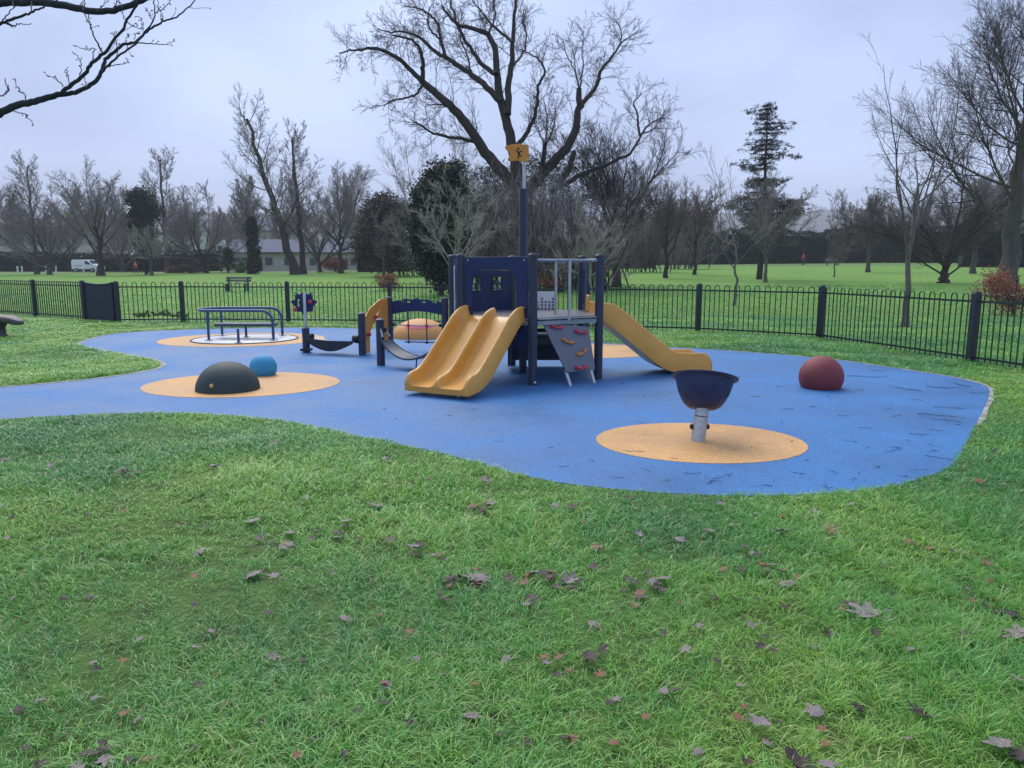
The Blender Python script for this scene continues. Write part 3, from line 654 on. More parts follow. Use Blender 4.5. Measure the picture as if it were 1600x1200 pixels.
# belt bridge between T1 and T2
def belt(a, b, za, zb, sag, wd, parent, drop=0.0):
    U = (b-a); U.z = 0; Ln = U.length; U.normalize(); S = Vector((-U.y, U.x, 0)); mb = MB(); n = 22; vs = []
    for th in (0.0, -0.022):
        for i in range(n+1):
            t = i/n; z = za+(zb-za)*t-sag*4*t*(1-t)
            for k in (-1, -0.5, 0, 0.5, 1): vs.append(a+U*(0.12+(Ln-0.24)*t)+S*(k*wd/2*(0.82+0.18*math.sin(math.pi*t)))+Z_*(z+th-0.018*(1-k*k)))
    m_ = (n+1)*5; fs = []
    for i in range(n):
        for k in range(4):
            q = i*5+k; fs += [[q, q+5, q+6, q+1], [m_+q, m_+q+1, m_+q+6, m_+q+5]]
        for k in (0, 4): q = i*5+k; fs.append([q, q+5, m_+q+5, m_+q])
    for i in (0, n):
        for k in range(4): q = i*5+k; fs.append([q, q+1, m_+q+1, m_+q])
    o_ = MB().add(vs, fs).build('hanging_belt', M['mat'], parent, smooth=50)
    sk = MB()
    for k in (-1,):
        top = [a+U*(0.12+(Ln-0.24)*i/n)+S*(k*wd/2*(0.82+0.18*math.sin(math.pi*i/n)))+Z_*(za+(zb-za)*i/n-sag*4*i/n*(1-i/n)) for i in range(n+1)]
    return o_, U, S, Ln
bo, U, S, Ln = belt(T1, T2, 0.30, 0.28, 0.07, 0.34, trail)
# dark sagging front skirt of the belt bridge
vs = []; n = 16
for i in range(n+1):
    t = i/n; p = T1+U*(0.1+(Ln-0.2)*t)-S*0.175; z = 0.29-0.02*t-0.015*math.sin(math.pi*t); vs += [p+Z_*z, p+Z_*(z-0.05-0.15*math.sin(math.pi*t)), p+S*0.02+Z_*z, p+S*0.02+Z_*(z-0.05-0.15*math.sin(math.pi*t))]
fs = []
for i in range(n):
    a_ = i*4; fs += [[a_, a_+4, a_+5, a_+1], [a_+2, a_+3, a_+7, a_+6], [a_, a_+2, a_+6, a_+4], [a_+1, a_+5, a_+7, a_+3]]
MB().add(vs, fs+[[0,1,3,2],[n*4, n*4+2, n*4+3, n*4+1]]).build('belt_skirt', M['black'], bo, smooth=60)
for p, sgn in ((T1, 1), (T2, -1)):
    MB().tube([p+U*(sgn*0.05)-S*0.02+Z_*0.31, p+U*(sgn*0.17)-S*0.02+Z_*0.31], [0.058, 0.058], 16).build('bushing', M['black'], bo, bevel=0.008)
    MB().tube([p+U*(sgn*0.04)+Z_*0.24, p+U*(sgn*0.16)+Z_*0.25], 0.03, 10).build('bushing', M['black'], bo, bevel=0.008)
# swing belt between T3 and the tower
e0, e1 = T3+Z_*0.60, Vector((-0.95, 11.2, 0.60))
U = (e1-e0); U.z = 0; Ln = U.length; U.normalize(); S = Vector((-U.y, U.x, 0)); vs = []; n = 24; wd = 0.36
def belt_z(t): return 0.43-0.25*math.sin(math.pi*t)**0.8
for th in (0, -0.022):
    for i in range(n+1):
        t = i/n
        for k in (-1, -0.5, 0, 0.5, 1): vs.append(e0+U*(0.14+(Ln-0.28)*t)+S*(k*wd/2*(0.62+0.38*math.sin(math.pi*t)))+Z_*(belt_z(t)-0.60+th))
m_ = (n+1)*5; fs = []
for i in range(n):
    for k in range(4): q = i*5+k; fs += [[q, q+5, q+6, q+1], [m_+q, m_+q+1, m_+q+6, m_+q+5]]
    for k in (0, 4): q = i*5+k; fs.append([q, q+5, m_+q+5, m_+q])
for i in (0, n):
    for k in range(4): q = i*5+k; fs.append([q, q+1, m_+q+1, m_+q])
sw = MB().add(vs, fs).build('hanging_belt', M['mat'], trail, smooth=50)
for sg in (-1, 1):
    edge = [e0+U*(0.14+(Ln-0.28)*i/n)+S*(sg*wd/2*(0.62+0.38*math.sin(math.pi*i/n)))+Z_*(belt_z(i/n)-0.606) for i in range(n+1)]
    MB().tube([e0+U*0.05+S*sg*0.03]+edge+[e1-U*0.05+S*sg*0.03], 0.013, 8).build('edge_rope', M['rope'], sw)
    MB().tube([e0+U*0.05+S*sg*0.03, e0+U*0.14+S*sg*0.08-Z_*0.12], 0.018, 8).build('chain_link', M['palerope'], sw)
    MB().tube([e1-U*0.05+S*sg*0.03, e1-U*0.14+S*sg*0.08-Z_*0.12], 0.018, 8).build('chain_link', M['palerope'], sw)
MB().lathe([(0.045,0),(0.05,0.02),(0.05,0.07),(0.03,0.09)], T3+Vector((0.06,-0.03,0.55)), 14).build('bushing', M['black'], sw)
MB().tube([gp(650,574)-Z_*0.005, gp(650,574)+Z_*0.20+Vector((0.015,0.05,0))], 0.011, 8).build('anchor_chain', M['rope'], sw)
# orange arch panel between T2 and T4
o, U, Ln = frame(T2, T4)
H = [(0.06,0.02),(0.06,0.70),(0.12,0.70),(0.20,0.78),(0.28,0.85),(0.40,0.90),(0.52,0.96),(0.64,1.0),(0.78,1.0),(Ln-0.06,1.0),(Ln-0.06,0.02),(Ln-0.21,0.02),(Ln-0.21,0.46),(Ln-0.26,0.58),(Ln-0.36,0.62),(Ln-0.48,0.60),(Ln-0.58,0.52),(0.28,0.44),(0.24,0.36),(0.24,0.02)]
sc_ = Ln/0.98; H = [(min(Ln-0.06, x), z) for x, z in H]
a0 = (0.42, 0.71)
oa = plate('arch_panel', H, [[(0.44,0.70),(0.465,0.685),(0.63,0.80),(0.61,0.82)]], 0.022, o, U, Z_, M['orange_panel'], trail)
nn = U.cross(Z_); nn = nn if nn.y < 0 or nn.x > 0 else -nn
for u_, v_ in ((0.42, 0.67), (0.17, 0.37)):
    MB().lathe([(0.012,0),(0.03,0.012),(0.04,0.03),(0.036,0.055),(0.018,0.07),(0,0.074)], o+U*u_+Z_*v_+nn*0.008, 16, Matrix((U, Z_, nn)).transposed()).build('dial_knob', M['red'], oa, smooth=70)
# navy scalloped panel and rope net between T4 and T5
o, U, Ln = frame(T4, T5); top = []
for i in range(60):
    t = i/59; z = 0.93+0.05*math.sin(math.pi*t)+0.02*abs(math.sin(t*math.pi*5))**0.6
    for cx in (0.27, 0.5): z += 0.02*math.exp(-((t-cx)/0.025)**2)
    top.append((0.06+(Ln-0.12)*t, z))
outer = top[::-1]+[(0.06+(Ln-0.12)*i/20, 0.70+0.06*math.sin(math.pi*i/20)) for i in range(21)]
hl = [arc(0.06+(Ln-0.12)*q, 0.925, 0.045, 0, 180, 8, 0.03) for q in (0.34, 0.64, 0.86)]+[arc(0.06+(Ln-0.12)*0.22, 0.955, 0.02, 0, 340, 9, 0.03)]
scal = plate('scallop_panel', outer, hl, 0.022, o, U, Z_, M['navy_panel'], trail)
Nn = U.cross(Z_); net = MB(); ph = 0.50
net.tube([o+U*(0.06+(Ln-0.12)*i/12)+Z_*(0.50-0.015*math.sin(math.pi*i/12)) for i in range(13)], 0.012, 8)
net.build('net_rope', M['palerope'], trail)
net2 = MB().tube([o+U*(0.30+(Ln-0.36)*i/12)+Z_*(0.17+0.0*i) for i in range(13)], 0.012, 8)
for q in (0.34, 0.67): net2.tube([o+U*(Ln*q)+Z_*0.745, o+U*(Ln*q)+Z_*0.15], 0.012, 8)
net2.build('net_rope', M['rope'], trail)
for q in (0.34, 0.67):
    MB().lathe([(0,-0.03),(0.03,-0.022),(0.034,0),(0.03,0.022),(0,0.03)], o+U*(Ln*q)+Z_*0.49, 12).build('rope_knot', M['red'], trail, smooth=70)
    MB().lathe([(0,-0.026),(0.026,-0.02),(0.028,0),(0.026,0.02),(0,0.026)], o+U*(Ln*q)+Z_*0.165, 12).build('rope_knot', M['black'], trail, smooth=70)
for q in (0.09, Ln-0.09): MB().lathe([(0,-0.035),(0.034,-0.025),(0.038,0),(0.034,0.025),(0,0.035)], o+U*q+Z_*0.50, 12).build('bushing', M['black'], trail, smooth=70)
MB().box(T5+Vector((0.10,0.02,0.66)), (0.035,0.22,0.72)).build('end_board', M['orange_panel'], trail, bevel=0.004)

# ------------------------------------------------------------------ roundabout
rb = empty('roundabout', C_RB, 'flush steel roundabout with blue handrail loop and bench seat', 'roundabout')
MB().lathe([(1.10,-0.01),(1.10,0.018),(1.085,0.022)], C_RB+Vector((0.05,0,0)), 72).build('turntable', M['disc'], rb, smooth=30)
MB().tube([C_RB+Vector((0.05+1.125*math.cos(2*math.pi*i/72), 1.125*math.sin(2*math.pi*i/72), 0.008)) for i in range(72)], 0.022, 8, closed=True).build('rim_ring', M['black'], rb)
f1, f2 = gp(427.5,533), gp(441.5,525.5); b1, b2 = gp(326.5,533), gp(347.5,525.5); zt = 0.66
def bend(f, toward, n=8, r=0.24):
    d = (toward-f); d.z = 0; d.normalize(); out = [f+Z_*0.02, f+Z_*(zt-r)]
    for i in range(1, n+1): a = R_(90*i/n); out.append(f+d*(r*(1-math.cos(a)))+Z_*(zt-r+r*math.sin(a)))
    return out, d
pa, d1 = bend(f1, b1); pb, d2 = bend(f2, b2)
e1_, e2_ = b1+d1*0.02+Z_*zt, b2+d2*0.0+Z_*zt
mid = (e1_+e2_)/2; rad = (e2_-e1_)/2; loop = []
for i in range(1, 12):
    a = R_(180*i/12); loop.append(mid-rad*math.cos(a)+d1*(0.28*math.sin(a)))
rail = MB().tube(pa+[e1_]+loop+[e2_]+pb[::-1], 0.031, 14).build('handrail', M['rail_blue'], rb, smooth=60)
for f in (b1, b2): MB().tube([f+Z_*0.02, f+Z_*(zt-0.01)], 0.029, 14).build('rail_post', M['rail_blue'], rb)
for f in (f1, f2, b1, b2): MB().lathe([(0.085,0.02),(0.085,0.032),(0.05,0.045),(0.033,0.05)], f, 20).build('post_flange', M['rail_blue'], rb)
sc0 = (b1+b2)/2; sc1 = (f1+f2)/2; sU = (sc1-sc0); sL = sU.length; sU.normalize(); sS = Vector((-sU.y, sU.x, 0))
seat = MB().box((sc0+sc1)/2+Z_*0.335, (sL-0.08, 0.42, 0.04), sU, sS).build('bench_seat', M['deck'], rb, bevel=0.012)
MB().box((sc0+sc1)/2+Z_*0.298, (sL-0.10, 0.30, 0.03), sU, sS).build('seat_frame', M['rail_blue'], seat)
for f in (gp(373,537), gp(385,528)): 
    MB().tube([f+Z_*0.02, f+Z_*0.31], 0.027, 12).build('seat_leg', M['rail_blue'], rb); MB().lathe([(0.07,0.02),(0.07,0.03),(0.03,0.045)], f, 16).build('post_flange', M['rail_blue'], rb)

# ------------------------------------------------------------------ domes and balls
def cap_dome(c, R, zc, zs, k=48, n=22, cut=0.0):
    prof = []
    a0 = math.asin(max(-1, min(1, (cut-zc)/(R*zs))))
    for i in range(n+1):
        a = a0+(math.pi/2-a0)*i/n; prof.append((max(0, R*math.cos(a)) if i < n else 0, zc+R*zs*math.sin(a)))
    return MB().lathe(prof, c, k)
cd = gp(356.5, 609)
dm = cap_dome(cd, 0.405, 0.0, 0.93, cut=-0.01).build('climbing_dome', M['ball_green'], None, cd, smooth=60)
tag(dm, 'large dark green rubber half dome on an orange oval', 'dome')
pn = Vector((-0.15,-0.93,0.30)).normalized(); pu = pn.cross(Z_).normalized()
MB().lathe([(0.026,0.0),(0.026,0.014),(0.018,0.02),(0,0.021)], cd+Vector((pn.x*0.405, pn.y*0.405, pn.z*0.377))-pn*0.012, 14, Matrix((pu, pn.cross(pu), pn)).transposed()).build('plug', M['plug'], dm)
cb_ = gp(412, 586.5)
bl = cap_dome(cb_, 0.198, 0.118, 1.0, cut=0.0).build('rubber_ball', M['ball_blue'], None, cb_, smooth=60)
tag(bl, 'small light blue rubber ball set in the surface behind the dark dome', 'ball')
MB().lathe([(0.02,0.0),(0.02,0.012),(0,0.016)], cb_+Vector((-0.08,-0.165,0.03)), 12, Matrix((X_, Z_, -Y_)).transposed()).build('plug', M['plug'], bl)
cr_ = gp(1282, 606)
tag(cap_dome(cr_, 0.284, 0.148, 1.0, cut=0.0).build('rubber_ball', M['ball_red'], None, cr_, smooth=60), 'dark red rubber ball set in the blue surface', 'ball')
ch_ = gp(657, 527)
hp = cap_dome(ch_, 0.66, -0.02, 0.68, cut=-0.02).build('climbing_mound', M['hump'], None, ch_, smooth=60)
tag(hp, 'orange rubber mound with a pink stripe behind the rope net', 'mound')
mb = MB(); vs = []; fs = []; n = 20
for i in range(n+1):
    a = R_(-90+(-38+76*i/n)); w_ = math.cos(R_(-89+178*i/n))**0.7
    for e_ in (R_(42-8*w_), R_(42+1.5*w_)):
        p = Vector((0.667*math.cos(a)*math.cos(e_), 0.667*math.sin(a)*math.cos(e_), -0.02+0.667*0.68*math.sin(e_)))
        vs += [ch_+p, ch_+p*0.96]
for i in range(n):
    q = i*4; fs += [[q, q+4, q+6, q+2], [q+1, q+3, q+7, q+5], [q, q+1, q+5, q+4], [q+2, q+6, q+7, q+3]]
MB().add(vs, fs).build('stripe', M['hump_pink'], hp, smooth=60)

# ------------------------------------------------------------------ spinner bowl
spn = empty('spinner_bowl', C_SPIN, 'tilted navy spinner bowl on a short steel post', 'spinner bowl')
s0 = gp(1090, 689); s1 = at(1098, 634, s0.y+0.03); ax = (s1-s0).normalized()
pole = MB().tube([s0-ax*0.01, s0+ax*0.232], 0.066, 24).build('pole', M['steel'], spn, bevel=0.004)
MB().tube([s0+ax*0.238, s0+ax*0.33], 0.062, 24).build('bearing', M['steel'], pole, bevel=0.004)
MB().tube([s0+ax*0.228, s0+ax*0.240], 0.058, 24).build('seal_ring', M['black'], pole)
for sg in (-1, 1): MB().lathe([(0.016,0),(0.026,0.004),(0.026,0.02),(0.012,0.028),(0,0.03)], s0+ax*0.135+X_*(sg*0.063), 12, Matrix((Y_, Z_, X_)).transposed() if sg > 0 else Matrix((Z_, Y_, -X_)).transposed()).build('bolt', M['black'], pole)
A = Matrix.Rotation(R_(-19), 3, 'X') @ Matrix.Rotation(R_(7), 3, 'Y')
prof = [(0.075,0.0),(0.125,0.008),(0.165,0.035),(0.20,0.085),(0.232,0.15),(0.252,0.215),(0.264,0.272),(0.268,0.285),(0.298,0.288),(0.306,0.296),(0.306,0.304),(0.295,0.308),(0.256,0.304),(0.242,0.285),(0.228,0.215),(0.204,0.15),(0.17,0.095),(0.12,0.055),(0.0,0.045)]
bowl = MB().lathe(prof, s0+ax*0.30, 64, A).build('bowl', M['bowl'], spn, smooth=50)
# pressed hand-hold hollows round the bowl
def dimple(ang, h0, h1, rw):
    def pr(h):
        for (r0, z0), (r1, z1) in zip(prof[:8], prof[1:9]):
            if z0 <= h <= z1: return r0+(r1-r0)*(h-z0)/max(1e-6, z1-z0)
        return prof[7][0]
    mb = MB(); pts = []; rr = []
    for i in range(9):
        t = i/8; h = h0+(h1-h0)*t; r_ = pr(h)+0.0085; pts.append(s0+ax*0.30+A @ Vector((r_*math.cos(ang), r_*math.sin(ang), h))); rr.append(rw*(0.35+0.65*math.sin(math.pi*(0.08+0.84*t))))
    return mb.tube(pts, rr, 10)
cut = MB()
for i in range(8):
    a = 2*math.pi*(i+0.18)/8
    for d in (dimple(a, 0.095, 0.185, 0.019), dimple(a+0.39, 0.055, 0.115, 0.020)): cut.add(d.v, d.f)
cutter = cut.build('cutter', M['black'], None, (0,0,0), smooth=60)
md = bowl.modifiers.new('hollows', 'BOOLEAN'); md.operation = 'DIFFERENCE'; md.object = cutter; md.solver = 'EXACT'
bpy.context.view_layer.update(); dg = bpy.context.evaluated_depsgraph_get()
nm = bpy.data.meshes.new_from_object(bowl.evaluated_get(dg)); bowl.modifiers.clear(); om = bowl.data; bowl.data = nm
bpy.data.objects.remove(cutter)

# ------------------------------------------------------------------ fence
FH = 1.16
def fence_run(root, pts, gapn=0.245):
    for i, (a, b) in enumerate(zip(pts, pts[1:])):
        d = b-a; Ln = math.hypot(d.x, d.y); U = Vector((d.x/Ln, d.y/Ln, 0)); S = Vector((-U.y, U.x, 0)); za, zb = Hs(a.x, a.y), Hs(b.x, b.y)
        mb = MB(); nh = max(1, int(round((Ln-0.2)/gapn))); p_ = (Ln-0.2)/nh; hwid = 0.062
        for k in range(nh):
            c = 0.1+p_*(k+0.5); z = za+(zb-za)*c/Ln; o_ = a+U*c; o_ = Vector((o_.x, o_.y, z))
            tw = random.gauss(0, 0.004)
            pts_ = [o_-U*hwid+Z_*0.03]+[o_+U*(-hwid*math.cos(R_(t))+tw)+Z_*(FH-0.062+hwid*math.sin(R_(t))) for t in range(0, 181, 30)]+[o_+U*hwid+Z_*0.03]
            mb.tube(pts_, 0.0115, 6)
        pn_ = mb.build('railing_panel', M['fence'], root, smooth=60)
        for zz, hh in ((FH-0.13, 0.036), (0.10, 0.036)):
            m1 = Vector((a.x, a.y, za))+U*0.05+Z_*zz; m2 = Vector((b.x, b.y, zb))-U*0.05+Z_*zz
            u2 = (m2-m1).normalized(); MB().box((m1+m2)/2, ((m2-m1).length, 0.012, hh), u2, S).build('rail', M['fence'], pn_)
    for p in pts:
        z = Hs(p.x, p.y); d = 0.118 
        MB().box(Vector((p.x, p.y, z+FH/2-0.04)), (d, d, FH+0.1), U, S).box(Vector((p.x, p.y, z+FH+0.022)), (d-0.03, d-0.03, 0.03), U, S).build('post', M['fencepost'], root, bevel=0.008)
V2 = lambda x, y: Vector((x, y, 0))
fa = gp(183,505); fb_ = gp(137,500); fb_ = fa+(fb_-fa).normalized()*1.5
right_pts = [V2(-9.55,21.6), V2(-6.42,21.35), V2(-3.45,21.1), V2(-0.75,20.25), V2(1.95,19.35), gp(1090,519), gp(1280,530), gp(1516,567), V2(8.45,9.2), V2(8.9,6.2)]
fe = empty('bow_top_fence', (0,20,0), 'long dark bow-top railing running behind the play tower', 'fence')
fence_run(fe, [fa+Vector((0.03,0.05,0))]+right_pts)
# shorter railing on the far side of the gate
dl = Vector((-0.80, 0.60, 0)); g1 = gp(133,500); lp = [g1, gp(56,494.5)]
dl = (lp[1]-lp[0]).normalized(); lp += [lp[1]+dl*4.2, lp[1]+dl*8.4]
fl = empty('bow_top_fence', tuple(g1), 'dark bow-top railing running away from the gate beyond the timber seat', 'fence')
fence_run(fl, lp, 0.14)
# gate: closely set flat bars in a frame with a dipped top
g0, gg1 = Vector((fa.x-0.06, fa.y+0.05, 0)), Vector((g1.x+0.07, g1.y-0.06, 0))
gt = empty('park_gate', tuple(g0), 'solid dark navy metal gate between the two railings', 'gate')
d = gg1-g0; Ln = d.length; U = d.normalized(); S = Vector((-U.y, U.x, 0)); k = 14
outer = [(0,0.0),(Ln,0.0)]+[(Ln*(1-i/k), 1.10-0.05*math.sin(math.pi*i/k)) for i in range(k+1)]
plate('sheet_panel', outer, [], 0.02, g0+Z_*0.02, U, Z_, M['gate'], gt, 0.003)
MB().tube([g0+U*(Ln*i/k)+Z_*(1.13-0.05*math.sin(math.pi*i/k)) for i in range(k+1)], 0.032, 10).build('top_rail', M['gate'], gt)
for q in (0.03, Ln-0.03): MB().box(g0+U*q+Z_*0.58, (0.08,0.08,1.18), U, S).build('stile', M['gate'], gt, bevel=0.006)
for i in range(1, 16): MB().box(g0+U*(Ln*i/16)-S*0.018+Z_*0.54, (0.03,0.014,0.98), U, S).build('bar', M['gate'], gt)
MB().box(g0+U*0.12-S*0.05+Z_*0.85, (0.10,0.04,0.05), U, S).build('latch', M['fence'], gt)

# ------------------------------------------------------------------ timber seat at the edge of the frame
st0 = gp(-13, 527)
seat_t = empty('timber_seat', tuple(st0), 'dark carved timber seat with rounded nose on thick leg', 'seat')
def blob_box(nx_, fy):
    pass
pts, rr = [], []
mb = MB(); prof_n = [(-1.35,0.41,0.34,0.09),(-0.6,0.425,0.36,0.095),(0.0,0.43,0.35,0.095),(0.35,0.425,0.30,0.095),(0.52,0.405,0.24,0.085),(0.62,0.36,0.17,0.075),(0.70,0.335,0.13,0.06),(0.735,0.33,0.07,0.03)]
rings = []; kk = 16
for x, z, w_, h_ in prof_n:
    rings.append([st0+Vector((x, w_*math.copysign(abs(math.cos(a))**0.6, math.cos(a)), z+h_*math.copysign(abs(math.sin(a))**0.6, math.sin(a)))) for a in [2*math.pi*j/kk for j in range(kk)]])
n = len(rings)
mb.add([v for r in rings for v in r], [[i*kk+j, i*kk+(j+1) % kk, (i+1)*kk+(j+1) % kk, (i+1)*kk+j] for i in range(n-1) for j in range(kk)]+[list(range(kk)), [(n-1)*kk+j for j in range(kk)]])
mb.build('seat_slab', M['rock'], seat_t, smooth=70, sub=1)
for x in (0.12, -1.1):
    MB().lathe([(0.24,-0.03),(0.22,0.03),(0.19,0.12),(0.19,0.22),(0.23,0.30),(0.29,0.36)], st0+Vector((x,0,0)), 18).build('leg', M['rock'], seat_t, smooth=70)

# ------------------------------------------------------------------ bare trees
def sweep(P, R, k):
    m_, n_, _ = P.shape
    T = np.gradient(P, axis=1); T /= np.linalg.norm(T, axis=2, keepdims=True)+1e-9
    mt = T.mean(1); ref = np.where(np.abs(mt[:, 2:3]) > 0.85, np.array([[1.0, 0, 0]]), np.array([[0, 0, 1.0]]))[:, None, :]
    U = np.cross(T, np.broadcast_to(ref, T.shape)); U /= np.linalg.norm(U, axis=2, keepdims=True)+1e-9
    W = np.cross(T, U); a = np.arange(k)*2*np.pi/k
    V = P[:, :, None]+R[:, :, None, None]*(np.cos(a)[None, None, :, None]*U[:, :, None]+np.sin(a)[None, None, :, None]*W[:, :, None])
    idx = np.arange(m_*n_*k).reshape(m_, n_, k); j2 = np.roll(idx, -1, axis=2)
    Fq = np.stack([idx[:, :-1], j2[:, :-1], j2[:, 1:], idx[:, 1:]], -1).reshape(-1, 4)
    return V.reshape(-1, 3), Fq
def merge(parts):
    Vs, Fs, o = [], [], 0
    for V, f in parts: Vs.append(V); Fs.append(f+o); o += len(V)
    return np.concatenate(Vs), np.concatenate(Fs)
def spawn(P, R, nch, t0, t1, ang, lr, nseg, wob, up, rg, rmin, rr=0.55, taper=0.35, azb=None, tl=0.45, angj=0.22, sag=0.0, rc=0.011):
    """nch children on each of the m parent branches P (m,n,3), R (m,n)"""
    m_, n_, _ = P.shape; Lp = np.linalg.norm(np.diff(P, axis=1), axis=2).sum(1)
    t = t0+(t1-t0)*(np.arange(nch)[None]+rg.random((m_, nch)))/nch
    f = t*(n_-1); i0 = np.clip(f.astype(int), 0, n_-2); fr = (f-i0)[..., None]
    mi = np.arange(m_)[:, None]
    S = P[mi, i0]*(1-fr)+P[mi, i0+1]*fr; T = P[mi, i0+1]-P[mi, i0]; T /= np.linalg.norm(T, axis=2, keepdims=True)+1e-9
    r0 = R[mi, i0]*(1-fr[..., 0])+R[mi, i0+1]*fr[..., 0]
    ref = np.where(np.abs(T[..., 2:3]) > 0.9, np.array([1.0, 0, 0]), np.array([0, 0, 1.0]))
    U = np.cross(T, ref); U /= np.linalg.norm(U, axis=2, keepdims=True)+1e-9; W = np.cross(T, U)
    az = (np.arange(nch)*2.4)[None]+rg.random((m_, 1))*6.28+rg.normal(0, 0.5, (m_, nch))
    an = ang*(1+rg.normal(0, angj, (m_, nch)))
    d = np.cos(an)[..., None]*T+np.sin(an)[..., None]*(np.cos(az)[..., None]*U+np.sin(az)[..., None]*W)
    ln = Lp[:, None]*lr*(1-tl*t)*(0.7+0.6*rg.random((m_, nch)))
    S = S.reshape(-1, 3); d = d.reshape(-1, 3); ln = ln.ravel(); r0 = np.maximum(np.minimum(r0.ravel()*rr, ln*rc), rmin)
    C = [S]; p = S
    for q in range(nseg):
        d = d+rg.normal(0, wob, d.shape); d[:, 2] += up-sag*(q/nseg); d /= np.linalg.norm(d, axis=1, keepdims=True)
        p = p+d*(ln/nseg)[:, None]; C.append(p)
    CP = np.stack(C, 1); tt = np.linspace(0, 1, nseg+1)[None]
    CR = np.maximum(r0[:, None]*(1-(1-taper)*tt), rmin*0.75)
    return CP, CR
def path_np(pts, r0, r1, n_, wob, rg, rend=None):
    pts = np.array([tuple(p) for p in pts], float); sl_ = np.concatenate([[0], np.cumsum(np.linalg.norm(np.diff(pts, axis=0), axis=1))]); s = np.linspace(0, sl_[-1], n_)
    # smooth interpolation through the points
    P = np.stack([np.interp(s, sl_, pts[:, k]) for k in range(3)], 1)
    for _ in range(1): P[1:-1] = 0.25*P[:-2]+0.5*P[1:-1]+0.25*P[2:]
    P[1:-1] += rg.normal(0, wob, (n_-2, 3))
    return P[None], np.linspace(r0, r1, n_)[None]
def tree_obj(name, b, label, cat, trunk, crown, bmat, tmat, group=None):
    root = empty(name, tuple(b), label, cat, group); o = np.array(b)
    V, f = merge(trunk); link_mesh('trunk', np_mesh('trunk', V-o, [f], True), bmat, root)
    V, f = merge(crown); link_mesh('crown', np_mesh('crown', V-o, [f], False), tmat, root)
    return root
def bare_tree(name, label, px, D, top, seed, kind='round', bmat='bark_mid', tmat='twig_mid', tr=None, lean=0.0, width=None, group=None, thin=1.0, dens=1.0, base_at=None):
    rg = np.random.default_rng(seed); b = base_at or base(px, D); Ht = at(px, top, D).z-b.z; rm = 0.000155*D*thin
    tr = tr or Ht*0.02; lx = lean*Ht
    K = dict(round=dict(th=0.70, n1=20, t0=0.22, a1=0.80, l1=0.56, up1=0.11, n2=12, a2=0.65, l2=0.42, n3=9, l3=0.44, n4=6, l4=0.58, tl=0.45),
             tall=dict(th=0.97, n1=30, t0=0.22, a1=0.85, l1=0.31, up1=0.13, n2=9, a2=0.6, l2=0.42, n3=7, l3=0.45, n4=4, l4=0.5, tl=0.5),
             vase=dict(th=0.45, n1=14, t0=0.35, a1=0.55, l1=1.25, up1=0.06, n2=16, a2=0.55, l2=0.34, n3=9, l3=0.42, n4=6, l4=0.58, tl=0.15),
             multi=dict(th=0.25, n1=14, t0=0.12, a1=0.5, l1=2.8, up1=0.05, n2=16, a2=0.55, l2=0.30, n3=9, l3=0.42, n4=6, l4=0.58, tl=0.1),
             young=dict(th=0.9, n1=16, t0=0.22, a1=0.7, l1=0.40, up1=0.14, n2=6, a2=0.6, l2=0.40, n3=4, l3=0.4, n4=2, l4=0.5, tl=0.5),
             whip=dict(th=0.50, n1=9, t0=0.42, a1=0.72, l1=1.15, up1=0.17, n2=6, a2=0.5, l2=0.34, n3=4, l3=0.35, n4=1, l4=0.5, tl=0.2),
             wide=dict(th=0.5, n1=14, t0=0.3, a1=0.95, l1=0.95, up1=0.06, n2=14, a2=0.65, l2=0.38, n3=9, l3=0.42, n4=6, l4=0.5, tl=0.3))[kind]
    n_ = 12; pts = [b+Vector((lx*K['th']*i/n_+rg.normal(0, Ht*0.006)*(i > 0), rg.normal(0, Ht*0.006)*(i > 0), K['th']*Ht*i/n_-(0.1 if i == 0 else 0))) for i in range(n_+1)]
    TP = np.array([tuple(p) for p in pts])[None]; TR = (tr*(1-0.72*np.linspace(0, 1, n_+1)**0.9))[None]; TR[0, 0] *= 1.35
    P1, R1 = spawn(TP, TR, K['n1'], K['t0'], 0.99, K['a1'], K['l1'], 9, 0.085, K['up1'], rg, rm*1.6, 0.6, 0.14, tl=K['tl'], rc=0.0135)
    if width:
        c = np.array([b.x, b.y, 0]); sc = np.array([width, width, 1]); lx_ = np.array([1, 1, 1])
        off = P1-P1[:, :1]; P1 = P1[:, :1]+off*sc
    P2, R2 = spawn(P1, R1, int(K['n2']*dens), 0.2, 0.98, K['a2'], K['l2'], 6, 0.13, 0.06, rg, rm*1.2, 0.55, 0.3)
    P3, R3 = spawn(P2, R2, K['n3'], 0.15, 0.98, 0.6, K['l3'], 4, 0.14, 0.06, rg, rm, 0.6, 0.5)
    P4, R4 = spawn(P3, R3, K['n4'], 0.1, 0.95, 0.55, K['l4'], 3, 0.14, 0.05, rg, rm*0.8, 0.7, 0.6)
    # bring the crown to the wanted height
    top_z = np.percentile(P4[..., 2], 99.7); k = Ht/max(0.1, top_z-b.z)
    def sc_(P): 
        Q = P.copy(); s = 1+(k-1); Q[..., 2] = b.z+(P[..., 2]-b.z)*s; return Q
    TP, P1, P2, P3, P4 = map(sc_, (TP, P1, P2, P3, P4))
    trunk = [sweep(TP, TR, 10), sweep(P1, R1, 6)]; crown = [sweep(P2, R2, 4), sweep(P3, R3, 3), sweep(P4, R4, 3)]
    return tree_obj(name, b, label, 'tree', trunk, crown, M[bmat], M[tmat], group)
